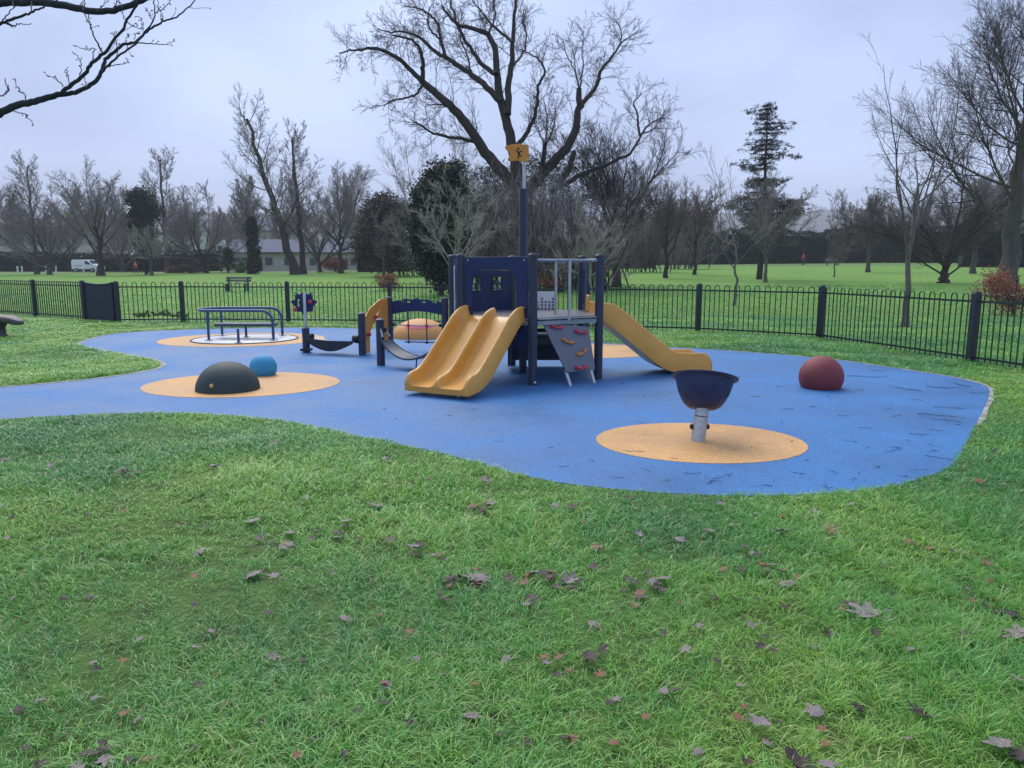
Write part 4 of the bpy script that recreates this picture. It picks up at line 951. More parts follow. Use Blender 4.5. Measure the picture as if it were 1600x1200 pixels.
def twiggy(limbs, rg, rm, n2=9, n3=7, n4=4, l2=0.42, l3=0.45, l4=0.5, abs2=None, up=0.05):
    """crown twigs on explicit limbs [(P (1,n,3), R)]"""
    out = []
    for P, R in limbs:
        Lp = float(np.linalg.norm(np.diff(P[0], axis=0), axis=1).sum()); lr = (abs2/Lp if abs2 else l2)
        P2, R2 = spawn(P, R, max(3, int(n2*Lp)), 0.12, 1.0, 0.75, lr, 6, 0.16, up, rg, rm*1.2, 0.4, 0.35, tl=0.2)
        P3, R3 = spawn(P2, R2, n3, 0.15, 1.0, 0.65, l3, 4, 0.16, up, rg, rm, 0.6, 0.5)
        out += [sweep(P2, R2, 4), sweep(P3, R3, 3)]
        if n4: P4, R4 = spawn(P3, R3, n4, 0.1, 1.0, 0.6, l4, 3, 0.15, up, rg, rm*0.8, 0.7, 0.6); out.append(sweep(P4, R4, 3))
    return out

# ------------------------------------------------------------------ leaf clouds
def leaf_quads(C, size, rg, flat=0.0, aspect=0.6):
    n = len(C); nrm = rg.normal(0, 1, (n, 3)); nrm[:, 2] += flat*2; nrm /= np.linalg.norm(nrm, axis=1, keepdims=True)
    a = np.cross(nrm, rg.normal(0, 1, (n, 3))); a /= np.linalg.norm(a, axis=1, keepdims=True); b_ = np.cross(nrm, a)
    s = (size*(0.6+0.8*rg.random(n)))[:, None]
    V = np.stack([C-a*s*0.5, C-b_*s*aspect*0.5+nrm*s*0.06, C+a*s*0.5, C+b_*s*aspect*0.5+nrm*s*0.06], 1)
    return V.reshape(-1, 3), np.arange(n*4).reshape(n, 4)
def cloud(blobs, n, size, rg, clump=0.16, per=26, shell=0.55, flat=0.0, aspect=0.6):
    """leaf clumps through ellipsoid volumes; blobs: (centre, radii)"""
    vol = np.array([r[0]*r[1]*r[2] for _, r in blobs])**0.75; pick = rg.choice(len(blobs), n//per, p=vol/vol.sum())
    c = np.array([tuple(q[0]) for q in blobs])[pick]; r = np.array([q[1] for q in blobs])[pick]
    d = rg.normal(0, 1, (len(pick), 3)); d /= np.linalg.norm(d, axis=1, keepdims=True)
    rad = (shell+(1-shell)*rg.random(len(pick)))**0.6*(0.86+0.28*rg.random(len(pick)))
    cc = c+d*r*rad[:, None]; tone = rg.random(len(pick))
    L_ = np.repeat(cc, per, 0)+rg.normal(0, 1, (len(pick)*per, 3))*np.repeat(r.mean(1)*clump, per)[:, None]*np.array([1, 1, 0.75])
    V, f = leaf_quads(L_, np.full(len(L_), size), rg, flat, aspect)
    tint = np.clip(np.repeat(tone, per)*0.7+0.3*rg.random(len(L_)), 0, 1)
    return V, f, np.repeat(tint, 4)
def bush(name, label, cat, b, blobs, n, size, mat, seed, stem=None, group=None, bmat='bark_dark', **kw):
    rg = np.random.default_rng(seed); root = empty(name, tuple(b), label, cat, group); o = np.array(b)
    V, f, t = cloud([(Vector(b)+Vector(c), r) for c, r in blobs], n, size, rg, **kw)
    lo = V[:, 2] < b[2]-0.02; V[lo, 2] = b[2]
    link_mesh('foliage' if cat != 'tree' else 'crown', np_mesh('foliage', V-o, [f], False, t), M[mat], root)
    st = MB(); h = stem or max(c[2] for c, r in blobs)
    st.tube([Vector(b)-Z_*0.05, Vector(b)+Z_*h*0.5+X_*0.03, Vector(b)+Z_*h], [0.03*h**0.7+0.02, 0.02*h**0.7+0.015, 0.012], 8)
    for k in range(5):
        a = k*1.26; st.tube([Vector(b)+Z_*h*0.15, Vector(b)+Z_*h*0.5+Vector((math.cos(a), math.sin(a), 0))*h*0.16, Vector(b)+Z_*h*0.8+Vector((math.cos(a), math.sin(a), 0))*h*0.26], [0.02*h**0.6, 0.014*h**0.6, 0.006], 6)
    st.build('trunk' if cat == 'tree' else 'stem', M[bmat], root)
    return root

# the great tree behind the tower: limbs follow its real silhouette, each reaching towards or away from the viewer
def big_tree():
    rg = np.random.default_rng(5); D = 44.0; b = base(812, D)
    def limb(px, dep, r0, r1, n_=None):
        k = len(px)-1; pts = [at(x, y, D+dep*(i/k if k else 0)) for i, (x, y) in enumerate(px)]
        return path_np(pts, r0, r1, n_ or 3*len(px)+2, 0.025, rg)
    trunkP = path_np([b-Z_*0.2, at(814,400,D), at(812,330,D), at(808,280,D)], 0.75, 0.5, 12, 0.03, rg)
    big = [
     limb([(808,300),(786,268),(756,236),(735,202),(709,169),(682,145),(660,128)], -2.5, 0.36, 0.17),
     limb([(812,300),(806,262),(800,230),(790,182),(780,155),(776,111),(775,78),(763,51),(740,45),(722,44),(705,30),(690,8)], 1.5, 0.36, 0.06),
     limb([(814,310),(835,285),(857,260),(872,245),(888,229),(899,205),(901,196),(904,165),(905,138)], -1.0, 0.36, 0.15),
     limb([(860,300),(909,273),(955,255),(985,241),(1001,214),(1008,198),(1022,190),(1037,183)], 2.0, 0.15, 0.03),
     limb([(793,179),(795,150),(793,135),(800,101),(801,61),(805,17),(808,-25)], 2.0, 0.22, 0.06),
    ]
    med = [
     limb([(660,128),(631,98),(606,82),(584,74),(565,79),(547,79),(530,83)], -4.0, 0.15, 0.03),
     limb([(660,130),(661,105),(660,91),(655,71),(640,60),(612,55)], -2.5, 0.14, 0.04),
     limb([(662,128),(652,148),(640,152),(614,157),(600,165)], -3.5, 0.08, 0.03),
     limb([(758,238),(749,223),(720,216),(695,213),(675,209),(655,195),(641,186)], -3.5, 0.14, 0.03),
     limb([(712,172),(702,169),(690,162),(668,164)], -1.5, 0.08, 0.03),
     limb([(782,158),(760,135),(736,115),(709,98),(696,90),(682,84),(655,57),(630,48),(611,51),(590,45)], 0.5, 0.20, 0.03),
     limb([(696,90),(690,64),(686,50),(685,37),(670,22),(655,13),(635,10)], 1.0, 0.11, 0.03),
     limb([(775,116),(773,115),(753,101),(742,85),(733,71),(716,44),(709,20),(700,-15)], 3.0, 0.15, 0.04),
     limb([(800,66),(790,55),(773,44),(760,30),(753,20),(730,-10)], 3.5, 0.10, 0.03),
     limb([(803,230),(810,226),(825,205),(834,186),(841,159),(839,138),(846,125),(852,115),(849,101),(838,90),(824,81),(812,78)], -2.0, 0.15, 0.025),
     limb([(902,175),(908,165),(920,150),(932,135),(938,111),(950,96),(962,81),(970,66),(986,57)], 1.5, 0.16, 0.03),
     limb([(963,80),(972,60),(968,40),(962,30)], 1.0, 0.05, 0.02), limb([(905,140),(898,110),(884,85),(880,65)], 1.0, 0.05, 0.02), limb([(905,140),(912,105),(908,75),(915,58)], 0.5, 0.05, 0.02),
     limb([(1001,214),(996,195),(997,182),(990,160),(1002,145)], 1.0, 0.08, 0.03), limb([(1003,210),(1025,200),(1040,170)], 1.5, 0.05, 0.02),
     limb([(845,290),(849,250),(850,238),(852,226)], -1.5, 0.16, 0.12), limb([(851,230),(842,205),(835,190)], 1.0, 0.05, 0.02), limb([(852,228),(866,200),(868,170)], 0.5, 0.05, 0.02), limb([(852,228),(856,195),(850,150)], 0.2, 0.05, 0.02),
     limb([(872,285),(888,267),(893,252),(896,238)], 1.0, 0.2, 0.16),
     limb([(803,103),(820,80),(823,55),(815,30)], 1.0, 0.06, 0.03), limb([(736,115),(732,90),(722,70),(718,55)], 1.0, 0.06, 0.03),
     limb([(690,64),(675,50),(668,35),(672,10)], 1.0, 0.06, 0.03), limb([(764,52),(775,25),(770,0),(780,-20)], 1.0, 0.06, 0.03),
    ]
    rm = 0.0085
    trunk = [sweep(*trunkP, 14)]+[sweep(P, R, 10) for P, R in big]+[sweep(P, R, 7) for P, R in med]
    crown = twiggy([(P[:, P.shape[1]//3:], R[:, P.shape[1]//3:]) for P, R in big], rg, rm, 2.0, 7, 5, abs2=1.9, up=0.04)+twiggy(med, rg, rm, 4.2, 7, 5, abs2=1.6, up=0.03)
    tree_obj('great_tree', b, 'huge old bare tree with twisting limbs rising behind the play tower', 'tree', trunk, crown, M['bark_dark'], M['twig_dark'])
big_tree()

# the branch reaching in from a tree that stands just outside the frame
def near_tree():
    rg = np.random.default_rng(9); Y0 = 7.0
    b = Vector((-8.3, 6.6, 0))
    def limb(px, y0, y1, r0, r1, n_=None):
        k = len(px)-1; pts = [at(x, y, y0+(y1-y0)*i/k) for i, (x, y) in enumerate(px)]
        return path_np(pts, r0, r1, n_ or 4*len(px), 0.004, rg)
    trunkP = path_np([b-Z_*0.2, b+Vector((0.05,0,1.2)), b+Vector((0.1,0.1,2.4)), b+Vector((0,0.1,4.2)), b+Vector((-0.2,0.2,6.5)), b+Vector((-0.1,0.1,9))], 0.36, 0.10, 16, 0.02, rg)
    s1_ = path_np([b+Vector((0.1,0.1,2.5)), b+Vector((1.3,0.3,2.75)), at(-90,205,7.0), at(0,178,7.0)], 0.10, 0.034, 12, 0.006, rg)
    s2_ = path_np([b+Vector((0.05,0.1,3.3)), b+Vector((1.4,0.6,3.8)), at(-80,15,7.5), at(0,4,7.5)], 0.12, 0.04, 12, 0.006, rg)
    s3_ = path_np([b+Vector((0.1,0.1,2.9)), b+Vector((1.3,-0.2,3.25)), at(-60,60,6.6), at(0,37,6.6)], 0.06, 0.016, 12, 0.006, rg)
    tops = [path_np([b+Vector((0,0.1,3.5+k*0.8)), b+Vector((1.2*math.cos(k*2.1+2), 1.2*math.sin(k*2.1+2), 5.0+k*0.9)), b+Vector((2.6*math.cos(k*2.1+2.2), 2.6*math.sin(k*2.1+2.2), 6.6+k*0.9))], 0.12, 0.03, 12, 0.02, rg) for k in range(5)]
    main = [limb([(-2,178.5),(25,164),(60,157),(85,150)], 7.0, 7.0, 0.034, 0.027), limb([(0,4),(37,2),(75,4),(112,11),(150,19),(180,16),(212,5),(240,-8),(275,-20)], 7.5, 7.3, 0.04, 0.022),
     limb([(85,150),(110,135),(132,116),(142,100),(162,84),(180,61),(200,32),(212,10),(220,-10)], 7.0, 6.7, 0.019, 0.008),
     limb([(85,150),(112,146),(135,138),(152,125),(160,110),(165,92),(180,80),(197,67),(212,66),(232,47),(250,36),(255,32),(275,27),(297,10),(312,-10)], 7.0, 7.6, 0.022, 0.004),
     limb([(155,118),(170,100),(185,87),(210,70),(216,64),(226,52),(238,36),(243,20),(241,0)], 7.0, 7.3, 0.011, 0.005)]
    small = [limb(q, 7.0, 7.2, r0, 0.0025) for q, r0 in [
     ([(160,82),(147,57),(140,37),(131,20),(131,-5)], 0.008), ([(214,67),(240,69),(257,70),(274,64)], 0.006), ([(41,157),(40,150),(33,144),(26,134),(24,122)], 0.005),
     ([(107,140),(108,125),(105,112),(102,108)], 0.005), ([(124,120),(126,110),(127,98),(122,88),(115,83)], 0.005), ([(98,135),(92,127),(80,120),(72,117)], 0.005), ([(145,98),(146,85),(148,75),(132,78),(117,71)], 0.005),
     ([(135,138),(133,128),(132,117)], 0.004), ([(165,105),(182,101),(198,99),(201,92)], 0.005), ([(20,172),(30,177),(40,177),(46,188),(51,191)], 0.005), ([(180,92),(184,80),(182,65),(177,55),(180,48)], 0.004),
     ([(195,68),(198,58),(203,54)], 0.003), ([(210,62),(213,52),(218,52)], 0.003), ([(200,35),(206,40),(214,44),(224,44)], 0.004), ([(224,44),(222,32),(216,25)], 0.003), ([(236,30),(231,18),(229,12)], 0.003), ([(252,32),(251,24)], 0.003),
     ([(200,36),(194,28),(190,12),(186,2)], 0.004), ([(136,18),(140,34),(143,45)], 0.004), ([(150,18),(158,12),(164,2),(166,-8)], 0.005), ([(176,15),(182,5),(190,-4)], 0.005), ([(243,20),(252,17),(262,8),(268,-3)], 0.004), ([(255,32),(254,22),(248,12),(246,-4)], 0.004), ([(130,18),(128,6),(133,-5)], 0.004)]]
    left = [limb([(0,37),(10,32),(32,27),(50,19),(72,9),(90,0)], 6.6, 6.8, 0.014, 0.005)]+[limb(q, 6.6, 6.8, 0.006, 0.0025) for q in [[(2,36),(12,22),(20,12),(36,4)], [(22,12),(19,0),(20,-8)], [(8,34),(18,40),(28,38),(38,39),(50,38)], [(8,34),(15,40),(24,43)], [(48,20),(49,8),(50,2)], [(0,150),(8,148),(12,140),(9,128),(8,122)], [(8,146),(14,140),(12,132)]]]
    ends = [P for P in small+left]
    crown = [sweep(P, R, 6) for P, R in small+left]
    for P, R in main[2:]+small:
        P2, R2 = spawn(P, R, 5 if P in [x[0] for x in []] else 4, 0.25, 1.0, 0.8, 0.10, 4, 0.2, 0.02, rg, 0.0024, 0.5, 0.8, tl=0.1); crown.append(sweep(P2, R2, 4))
        e_ = P2[:, -1:]; tip = np.concatenate([e_, e_+rg.normal(0, 0.008, e_.shape)], 1); crown.append(sweep(tip, np.full(tip.shape[:2], 0.0045), 5))
    for P, R in tops+[s1_]:
        P2, R2 = spawn(P, R, 7, 0.3, 1.0, 0.7, 0.45, 6, 0.12, 0.03, rg, 0.006, 0.5, 0.3)
        k2 = P2[:, :, 0].max(1) < -5.4; P2, R2 = P2[k2], R2[k2]
        if len(P2): crown.append(sweep(P2, R2, 5))
    tree_obj('overhanging_tree', b, 'dark near tree whose bare knobbly branches hang across the top corner of the sky', 'tree', [sweep(*trunkP, 14)]+[sweep(P, R, 10) for P, R in (s1_, s2_, s3_)]+[sweep(P, R, 8) for P, R in main+tops], crown, M['bark_near'], M['bark_near'])
near_tree()

# bare trees across the park ------------------------------------------------
TREES = [ # name, label, px, D, top, seed, options
 ('bare_tree','large pale bare tree at the left edge above the long grey building',-18,95,212,101,dict(kind='round',bmat='bark_mid',tmat='twig_mid')),
 ('poplar_tree','slim upright bare tree before the long grey building, between two paler trunks',58,100,238,102,dict(kind='tall',tr=0.3)),
 ('bare_tree','thin many-stemmed bare tree beside the slim upright tree',78,98,268,103,dict(kind='multi',tr=0.35)),
 ('bare_tree','broad bare tree with dark trunk standing behind the white van',158,88,246,104,dict(kind='vase',bmat='bark_dark',tmat='twig_mid',tr=0.45,dens=1.2)),
 ('bare_tree','feathery bare tree behind the orange-clad walker',192,118,300,105,dict(kind='multi',tr=0.3)),
 ('bare_tree','tall bare tree with open fan crown behind the ivy-clad tree',262,105,230,106,dict(kind='tall',tr=0.32,width=1.25)),
 ('bare_tree','low spreading bare tree with forked trunk in front of the ivy-clad tree',237,86,350,107,dict(kind='wide',bmat='bark_mid',tmat='twig_pale',tr=0.2)),
 ('bare_tree','rounded bare tree at the end of the bungalow with several stems',322,100,288,108,dict(kind='multi',bmat='bark_dark',tr=0.35,dens=1.1)),
 ('bare_tree','stocky bare tree with ivy-dark trunk in front of the bungalow windows',392,92,272,109,dict(kind='round',bmat='bark_dark',tr=0.4,width=0.8)),
 ('leaning_tree','very tall bare tree leaning over the bungalow, taller than all beside it',462,84,138,110,dict(kind='tall',bmat='bark_dark',tmat='twig_mid',tr=0.5,lean=-0.235,width=1.15)),
 ('bare_tree','tall straight bare tree standing close beside the leaning tall tree',474,86,186,111,dict(kind='tall',bmat='bark_dark',tr=0.36,lean=-0.03,width=0.95)),
 ('bare_tree','medium bare tree filling in behind the two tall trees by the bungalow',500,96,262,112,dict(kind='multi',tr=0.3)),
 ('lime_tree','neat dome-crowned bare tree past the end of the bungalow',533,88,254,113,dict(kind='vase',bmat='bark_dark',tr=0.35,dens=1.2,width=1.0)),
 ('bare_tree','small bare tree among brown shrubs before the dome-crowned tree',600,70,330,114,dict(kind='round',tmat='twig_mid',tr=0.16)),
 ('bare_tree','thin upright bare tree with whippy stems beside the evergreen',668,58,208,115,dict(kind='multi',tmat='twig_mid',tr=0.16,dens=0.7)),
 ('young_tree','pale slender young bare tree in front of the dark evergreen',713,31,262,116,dict(kind='vase',bmat='bark_pale',tmat='twig_pale',tr=0.085,thin=1.15,dens=0.45)),
 ('young_tree','low pale young tree with dense spreading twigs behind the climbing panel',922,33,308,117,dict(kind='wide',bmat='bark_pale',tmat='twig_pale',tr=0.075,thin=1.1,dens=0.6)),
 ('bare_tree','dark round-crowned bare tree behind the curved slide with sturdy trunk',963,46,182,118,dict(kind='vase',bmat='bark_dark',tmat='twig_dark',tr=0.30,dens=1.35,width=1.15)),
 ('bare_tree','fan-crowned bare tree between the sturdy dark tree and the conifer',1040,62,262,119,dict(kind='vase',tmat='twig_red',bmat='bark_dark',tr=0.2)),
 ('bare_tree','smaller fan-crowned bare tree by the hedge close to the conifer',1085,70,290,120,dict(kind='vase',tmat='twig_red',bmat='bark_dark',tr=0.18)),
 ('young_tree','thin young bare tree with whippy top in front of the conifer',1147,29,222,121,dict(kind='whip',bmat='bark_young',tmat='twig_pale',tr=0.065,thin=1.1,dens=1.0,width=1.2)),
 ('bare_tree','slender bare tree with fine fanned crown beside the conifer trunk',1196,52,262,122,dict(kind='vase',bmat='bark_young',tmat='twig_mid',tr=0.14,dens=0.9)),
 ('young_tree','tiny bare sapling in front of the tall clipped hedge',1303,62,352,123,dict(kind='round',bmat='bark_young',tmat='twig_mid',tr=0.07,dens=0.6)),
 ('bare_tree','bare tree with rounded crown at the end of the tall clipped hedge',1356,74,300,124,dict(kind='round',bmat='bark_mid',tmat='twig_red',tr=0.22)),
 ('young_tree','tall young bare tree with long upswept branches just behind the fence',1414,19.8,15,125,dict(kind='whip',bmat='bark_young',tmat='bark_young',tr=0.095,thin=1.25,dens=1.0)),
 ('bare_tree','dark bare tree with ivy-clad forked trunk behind the tall young tree',1474,50,232,126,dict(kind='multi',bmat='bark_dark',tmat='twig_dark',tr=0.34,dens=1.0)),
 ('great_tree','massive bare tree at the right edge rising above the russet bush',1572,40,-60,131,dict(kind='round',bmat='bark_mid',tmat='twig_dark',tr=0.52,dens=2.1,width=1.75)),
 ('bare_tree','bare tree in the shade behind the massive tree, trunk near the hedge',1520,68,270,128,dict(kind='round',bmat='bark_mid',tmat='twig_mid',tr=0.26)),
 ('bare_tree','bare tree beyond the russet bush, half hidden by the massive tree',1612,60,200,129,dict(kind='round',bmat='bark_mid',tmat='twig_mid',tr=0.3)),
]
for nm, lab, px, D, top, seed, kw in TREES: bare_tree(nm, lab, px, D, top, seed, **kw)
far0 = [bare_tree('distant_tree','fine twiggy bare tree in the misty row far behind the lawn',px,D,top,700+i,kind=kd,bmat='bark_mid',tmat='twig_mid',tr=0.3,thin=1.15,group='bare trees in the misty far row') for i,(px,D,top,kd) in enumerate(((28,135,300,'round'),(112,132,292,'multi'),(290,138,300,'vase')))]
rgf = random.Random(77)
for i,(px,D,sc) in enumerate(((-40,136,1.0),(215,134,0.85),(370,140,0.9),(440,128,0.8),(575,132,0.8),(640,124,0.85),(985,126,0.8),(1020,122,0.75),(1062,126,0.8),(1110,124,0.75),(1335,128,0.8),(1392,124,0.8),(1440,120,0.85),(1500,118,0.95),(1545,112,1.0),(1600,110,1.0))):
    s0 = far0[i % 3]; c = s0.copy(); COL.objects.link(c); c.location = base(px, D); c.rotation_euler = (0, 0, rgf.uniform(0, 6.28)); q = sc*rgf.uniform(0.9, 1.1); c.scale = (q, q, q)
    for ch in s0.children: d = ch.copy(); COL.objects.link(d); d.parent = c
# twiggy undergrowth round the great tree
for i, (px, D, top, seed, tm, lab) in enumerate([(748,52,250,201,'twig_red','brown twiggy thicket between the evergreen and the tower mast'), (785,53,262,202,'twig_mid','grey brown thicket directly behind the arch panel'), (842,41,248,203,'twig_mid','tall twiggy thicket just past the tower mast'),
   (874,42.5,262,204,'twig_red','brown thicket under the outstretched limb of the great tree'), (912,45,300,205,'twig_mid','tangled thicket behind the low pale young tree'), (1000,80,320,206,'twig_red','thicket beside the sturdy dark tree trunk'), (640,74,318,207,'twig_mid','grey thicket in front of the bronze evergreen'), (1065,92,345,208,'twig_mid','low thicket in front of the hedge beyond the curved slide')]):
    rg = np.random.default_rng(seed); b = base(px, D); Ht = at(px, top, D).z-b.z; n_ = 26
    az = rg.random(n_)*6.28; sp_ = 0.12+0.28*rg.random(n_); S = np.stack([b.x+rg.normal(0, 1.5, n_), b.y+rg.normal(0, 1.0, n_), np.full(n_, b.z-0.05)], 1)
    d = np.stack([np.cos(az)*sp_, np.sin(az)*sp_, np.ones(n_)], 1); C = [S]; p = S
    for q in range(9): d = d+rg.normal(0, 0.09, d.shape); d[:, 2] = np.maximum(d[:, 2], 0.35); p = p+d/np.linalg.norm(d, axis=1, keepdims=True)*(Ht*(0.65+0.4*rg.random(n_))/9)[:, None]; C.append(p)
    P = np.stack(C, 1); R = np.linspace(0.05, 0.012, 10)[None].repeat(n_, 0); rm = 0.00017*D
    P2, R2 = spawn(P, R, 16, 0.02, 1, 0.7, 0.32, 5, 0.15, 0.06, rg, rm*1.2); P3, R3 = spawn(P2, R2, 10, 0.1, 1, 0.6, 0.5, 4, 0.15, 0.05, rg, rm)
    root = empty('thicket', tuple(b), lab, 'thicket', 'thickets round the great tree'); o = np.array(b)
    V, f = sweep(P, R, 5); link_mesh('stems', np_mesh('stems', V-o, [f], True), M['bark_dark'], root)
    V, f = merge([sweep(P2, R2, 3), sweep(P3, R3, 3)]); link_mesh('twigs', np_mesh('twigs', V-o, [f]), M[tm], root)

# evergreens ------------------------------------------------------------------
D = 37.0; b = base(690, D); h = at(690,246,D).z-b.z; s = h/7.0
bush('evergreen_tree', 'dense dark evergreen tree beside the play tower', 'tree', b, [((0,0,1.0*s),(0.55,0.55,1.1*s)), ((-0.05,0,2.3*s),(1.35,1.2,1.5*s)), ((0.15,0,3.6*s),(1.65,1.4,1.6*s)), ((0.2,0,5.0*s),(1.5,1.3,1.35*s)), ((0.25,0,6.0*s),(1.05,1.0,0.95*s)), ((-0.75,0.1,2.9*s),(0.8,0.8,1.0*s)), ((0.9,0.1,4.4*s),(0.9,0.9,1.0*s)), ((-0.7,0,4.6*s),(0.7,0.7,0.9*s))], 52000, 0.13, 'holly', 301, stem=h*0.9, shell=0.35, clump=0.13, per=22)
D = 52.0; b = base(830, D)
bush('yew_tree', 'dark evergreen crown behind the great tree, its sprays showing round the mast', 'tree', b, [((-2.6,0,7.0),(1.7,1.5,1.2)), ((0.0,0,7.6),(1.8,1.5,1.1)), ((2.6,0,7.2),(1.6,1.5,1.3)), ((4.3,0,6.2),(1.3,1.3,1.0)), ((2.2,0,5.0),(1.5,1.4,1.5)), ((0.2,0,4.2),(1.7,1.4,1.6)), ((-2.4,0,5.0),(1.5,1.4,1.5))], 9000, 0.30, 'cedar', 302, stem=7.0, shell=0.2, clump=0.22, per=18, flat=0.8, aspect=0.22)
D = 72.0; b = base(612, D); k = at(612,296,D).z-b.z
bush('bronze_tree', 'broad bronze-brown evergreen tree past the bungalow', 'tree', b, [((0,0,k*0.45),(3.2,2.5,k*0.38)), ((-0.6,0,k*0.75),(2.0,1.8,k*0.22)), ((1.8,0,k*0.55),(1.8,1.6,k*0.28)), ((-2.2,0,k*0.4),(1.5,1.5,k*0.25))], 26000, 0.22, 'brownever', 303, stem=k*0.7, shell=0.3)
D = 92.0; b = base(228, D); k = at(228,292,D).z-b.z
bush('ivy_tree', 'dark ivy-covered tree behind the low spreading bare tree', 'tree', b, [((-0.2,0,k*0.86),(1.7,1.5,1.4)), ((0.9,0,k*0.74),(1.6,1.4,1.3)), ((-0.6,0,k*0.60),(1.9,1.5,1.5)), ((0.4,0,k*0.42),(1.5,1.3,1.6)), ((0,0,k*0.2),(0.8,0.8,1.8))], 16000, 0.26, 'ivy', 304, stem=k*0.8, shell=0.3)
D = 90.0; b = base(397, D)
bush('ivy_tree', 'dark ivy column climbing a trunk in front of the bungalow', 'tree', b, [((0,0,1.0),(0.75,0.75,1.2)), ((0.1,0,3.2),(0.65,0.65,1.6)), ((0,0,5.3),(0.6,0.6,1.4))], 6000, 0.24, 'ivy', 305, stem=5.5)
# layered conifer
def conifer():
    rg = np.random.default_rng(44); D = 58.0; b = base(1186, D); Ht = at(1186,163,D).z-b.z; root = empty('conifer_tree', tuple(b), 'tall ragged conifer with flat dark layered branches', 'tree'); o = np.array(b)
    tp = path_np([b-Z_*0.1, b+Vector((0.1,0,Ht*0.5)), b+Vector((0,0,Ht*0.98))], 0.24, 0.03, 14, 0.02, rg)
    br, cl = [], []; mpp = (D+0.3)/F
    lay = [(164,-3,10,3),(170,-22,14,5),(178,-27,8,5),(186,-16,9,4),(193,-18,34,4),(201,-15,36,5),(208,-18,20,6),(219,-24,22,4),(226,-28,34,5),(233,-36,30,5),(241,-20,54,5),(247,-30,22,4),(256,-46,12,6),(263,-46,10,6),(281,-24,34,6),(289,-28,30,6),(300,-34,20,8),(310,-36,40,10),(318,-38,56,10),(326,-36,60,10),(334,-32,58,10),(344,-28,50,10),(354,-22,36,8)]
    for py, xl, xr, tk in lay:
        z0 = at(1186, py, D).z
        for k in range(8):
            a = (0.0, math.pi, 0.9, -0.9, 2.3, -2.3, 1.6, -1.6)[k]+rg.normal(0, 0.15); e_ = abs(xr if math.cos(a) > 0 else xl)*mpp
            l_ = e_*(1.0 if k < 2 else 0.45+0.45*rg.random())
            pts = [Vector((b.x, b.y, z0)), Vector((b.x+math.cos(a)*l_*0.5, b.y+math.sin(a)*l_*0.5, z0-l_*0.03)), Vector((b.x+math.cos(a)*l_, b.y+math.sin(a)*l_, z0+l_*rg.uniform(-0.10, 0.10)))]
            P, R = path_np(pts, 0.045, 0.012, 8, 0.02, rg); br.append(sweep(P, R, 5))
            for q in range(int(3+l_*5.5) if k < 2 else int(1+l_*2.2)):
                f = rg.random()**0.6; c = Vector(P[0, min(7, int(f*7.99))]); w_ = 0.25*(1.15-0.35*f)*(1+tk*0.06)
                cl.append((c+Vector((rg.normal(0, w_*0.5), rg.normal(0, w_*0.5), rg.normal(0.0, 0.03+tk*mpp*0.25))), (w_, w_, 0.05+tk*0.010)))
    for px, py, r_ in ((1140,322,0.6),(1152,314,0.7),(1160,330,0.8),(1175,318,0.8),(1190,328,0.8),(1205,316,0.9),(1222,322,0.9),(1236,318,0.8),(1228,334,0.9),(1243,330,0.6),(1210,342,0.8),(1172,342,0.7),(1186,285,0.9),(1172,290,0.7),(1204,284,0.8)):
        c = at(px, py, D+rg.normal(0, 0.8)); cl += [(c, (r_*0.8, r_*0.8, 0.28))]*5
    link_mesh('trunk', np_mesh('trunk', merge([sweep(*tp, 10)]+br)[0]-o, [merge([sweep(*tp, 10)]+br)[1]], True), M['bark_dark'], root)
    V, f, t = cloud(cl, 26000, 0.17, rg, clump=0.4, per=10, shell=0.1, flat=0.5, aspect=0.3)
    link_mesh('crown', np_mesh('crown', V-o, [f], False, t), M['cedar'], root)
conifer()
# hedges: clipped masses of small leaves over a woody core
def hedge(label, a, b_, h, wd, n, seed, size=0.24, wave=0.35):
    rg = np.random.default_rng(seed); root = empty('hedge', tuple(a), label, 'hedge'); d = b_-a; Ln = math.hypot(d.x, d.y); U = Vector((d.x/Ln, d.y/Ln, 0)); S = Vector((-U.y, U.x, 0))
    s = rg.random(n)*Ln; top = h*(1+wave*(vnoise(s, s*0+seed, 0.22, seed)-0.5)+0.12*(vnoise(s, s*0, 1.1, seed+1)-0.5)); side = rg.random(n)
    z = np.where(side < 0.72, rg.random(n)*top, top+rg.normal(0, 0.10, n)); lat = np.where(side < 0.72, -wd/2+np.abs(rg.normal(0, 0.18, n))*(1)+0.25*(vnoise(s, z, 0.9, 3)-0.5), (rg.random(n)-0.5)*wd)
    bx = a.x+U.x*s+S.x*lat; by = a.y+U.y*s+S.y*lat; C = np.stack([bx, by, ramp(bx, by)+z], 1)
    V, f = leaf_quads(C, np.full(n, size), rg); t = np.clip(0.65*vnoise(s, z*1.3, 1.6, 8)+0.35*rg.random(n), 0, 1)
    link_mesh('foliage', np_mesh('foliage', V-np.array(a), [f], False, np.repeat(t, 4)), M['hedge'], root)
    mb = MB(); k = 24
    for i in range(k):
        s0, s1 = Ln*i/k, Ln*(i+1)/k; c = a+U*((s0+s1)/2); hh = h*(1+wave*(float(vnoise((s0+s1)/2, seed, 0.22, seed))-0.5))*0.9
        c = Vector((c.x, c.y, Hs(c.x, c.y)+hh/2-0.1)); mb.box(c+S*0.12, (s1-s0-0.01, wd*0.7, hh), U, S)
    mb.build('woody_core', M['hedge'], root, smooth=0)
def bp_(px, D): return base(px, D)
hedge('dark clipped hedge behind the white van and the white bollards', bp_(-130,124), bp_(345,122), 3.0, 2.0, 26000, 401)
hedge('tall dark clipped hedge below the distant hill', bp_(1010,120), bp_(1600,112), 5.1, 2.5, 60000, 402, 0.26)
hedge('low dark undergrowth hedge behind the great tree', bp_(560,96), bp_(1020,100), 3.2, 2.2, 36000, 403, 0.28, 0.6)
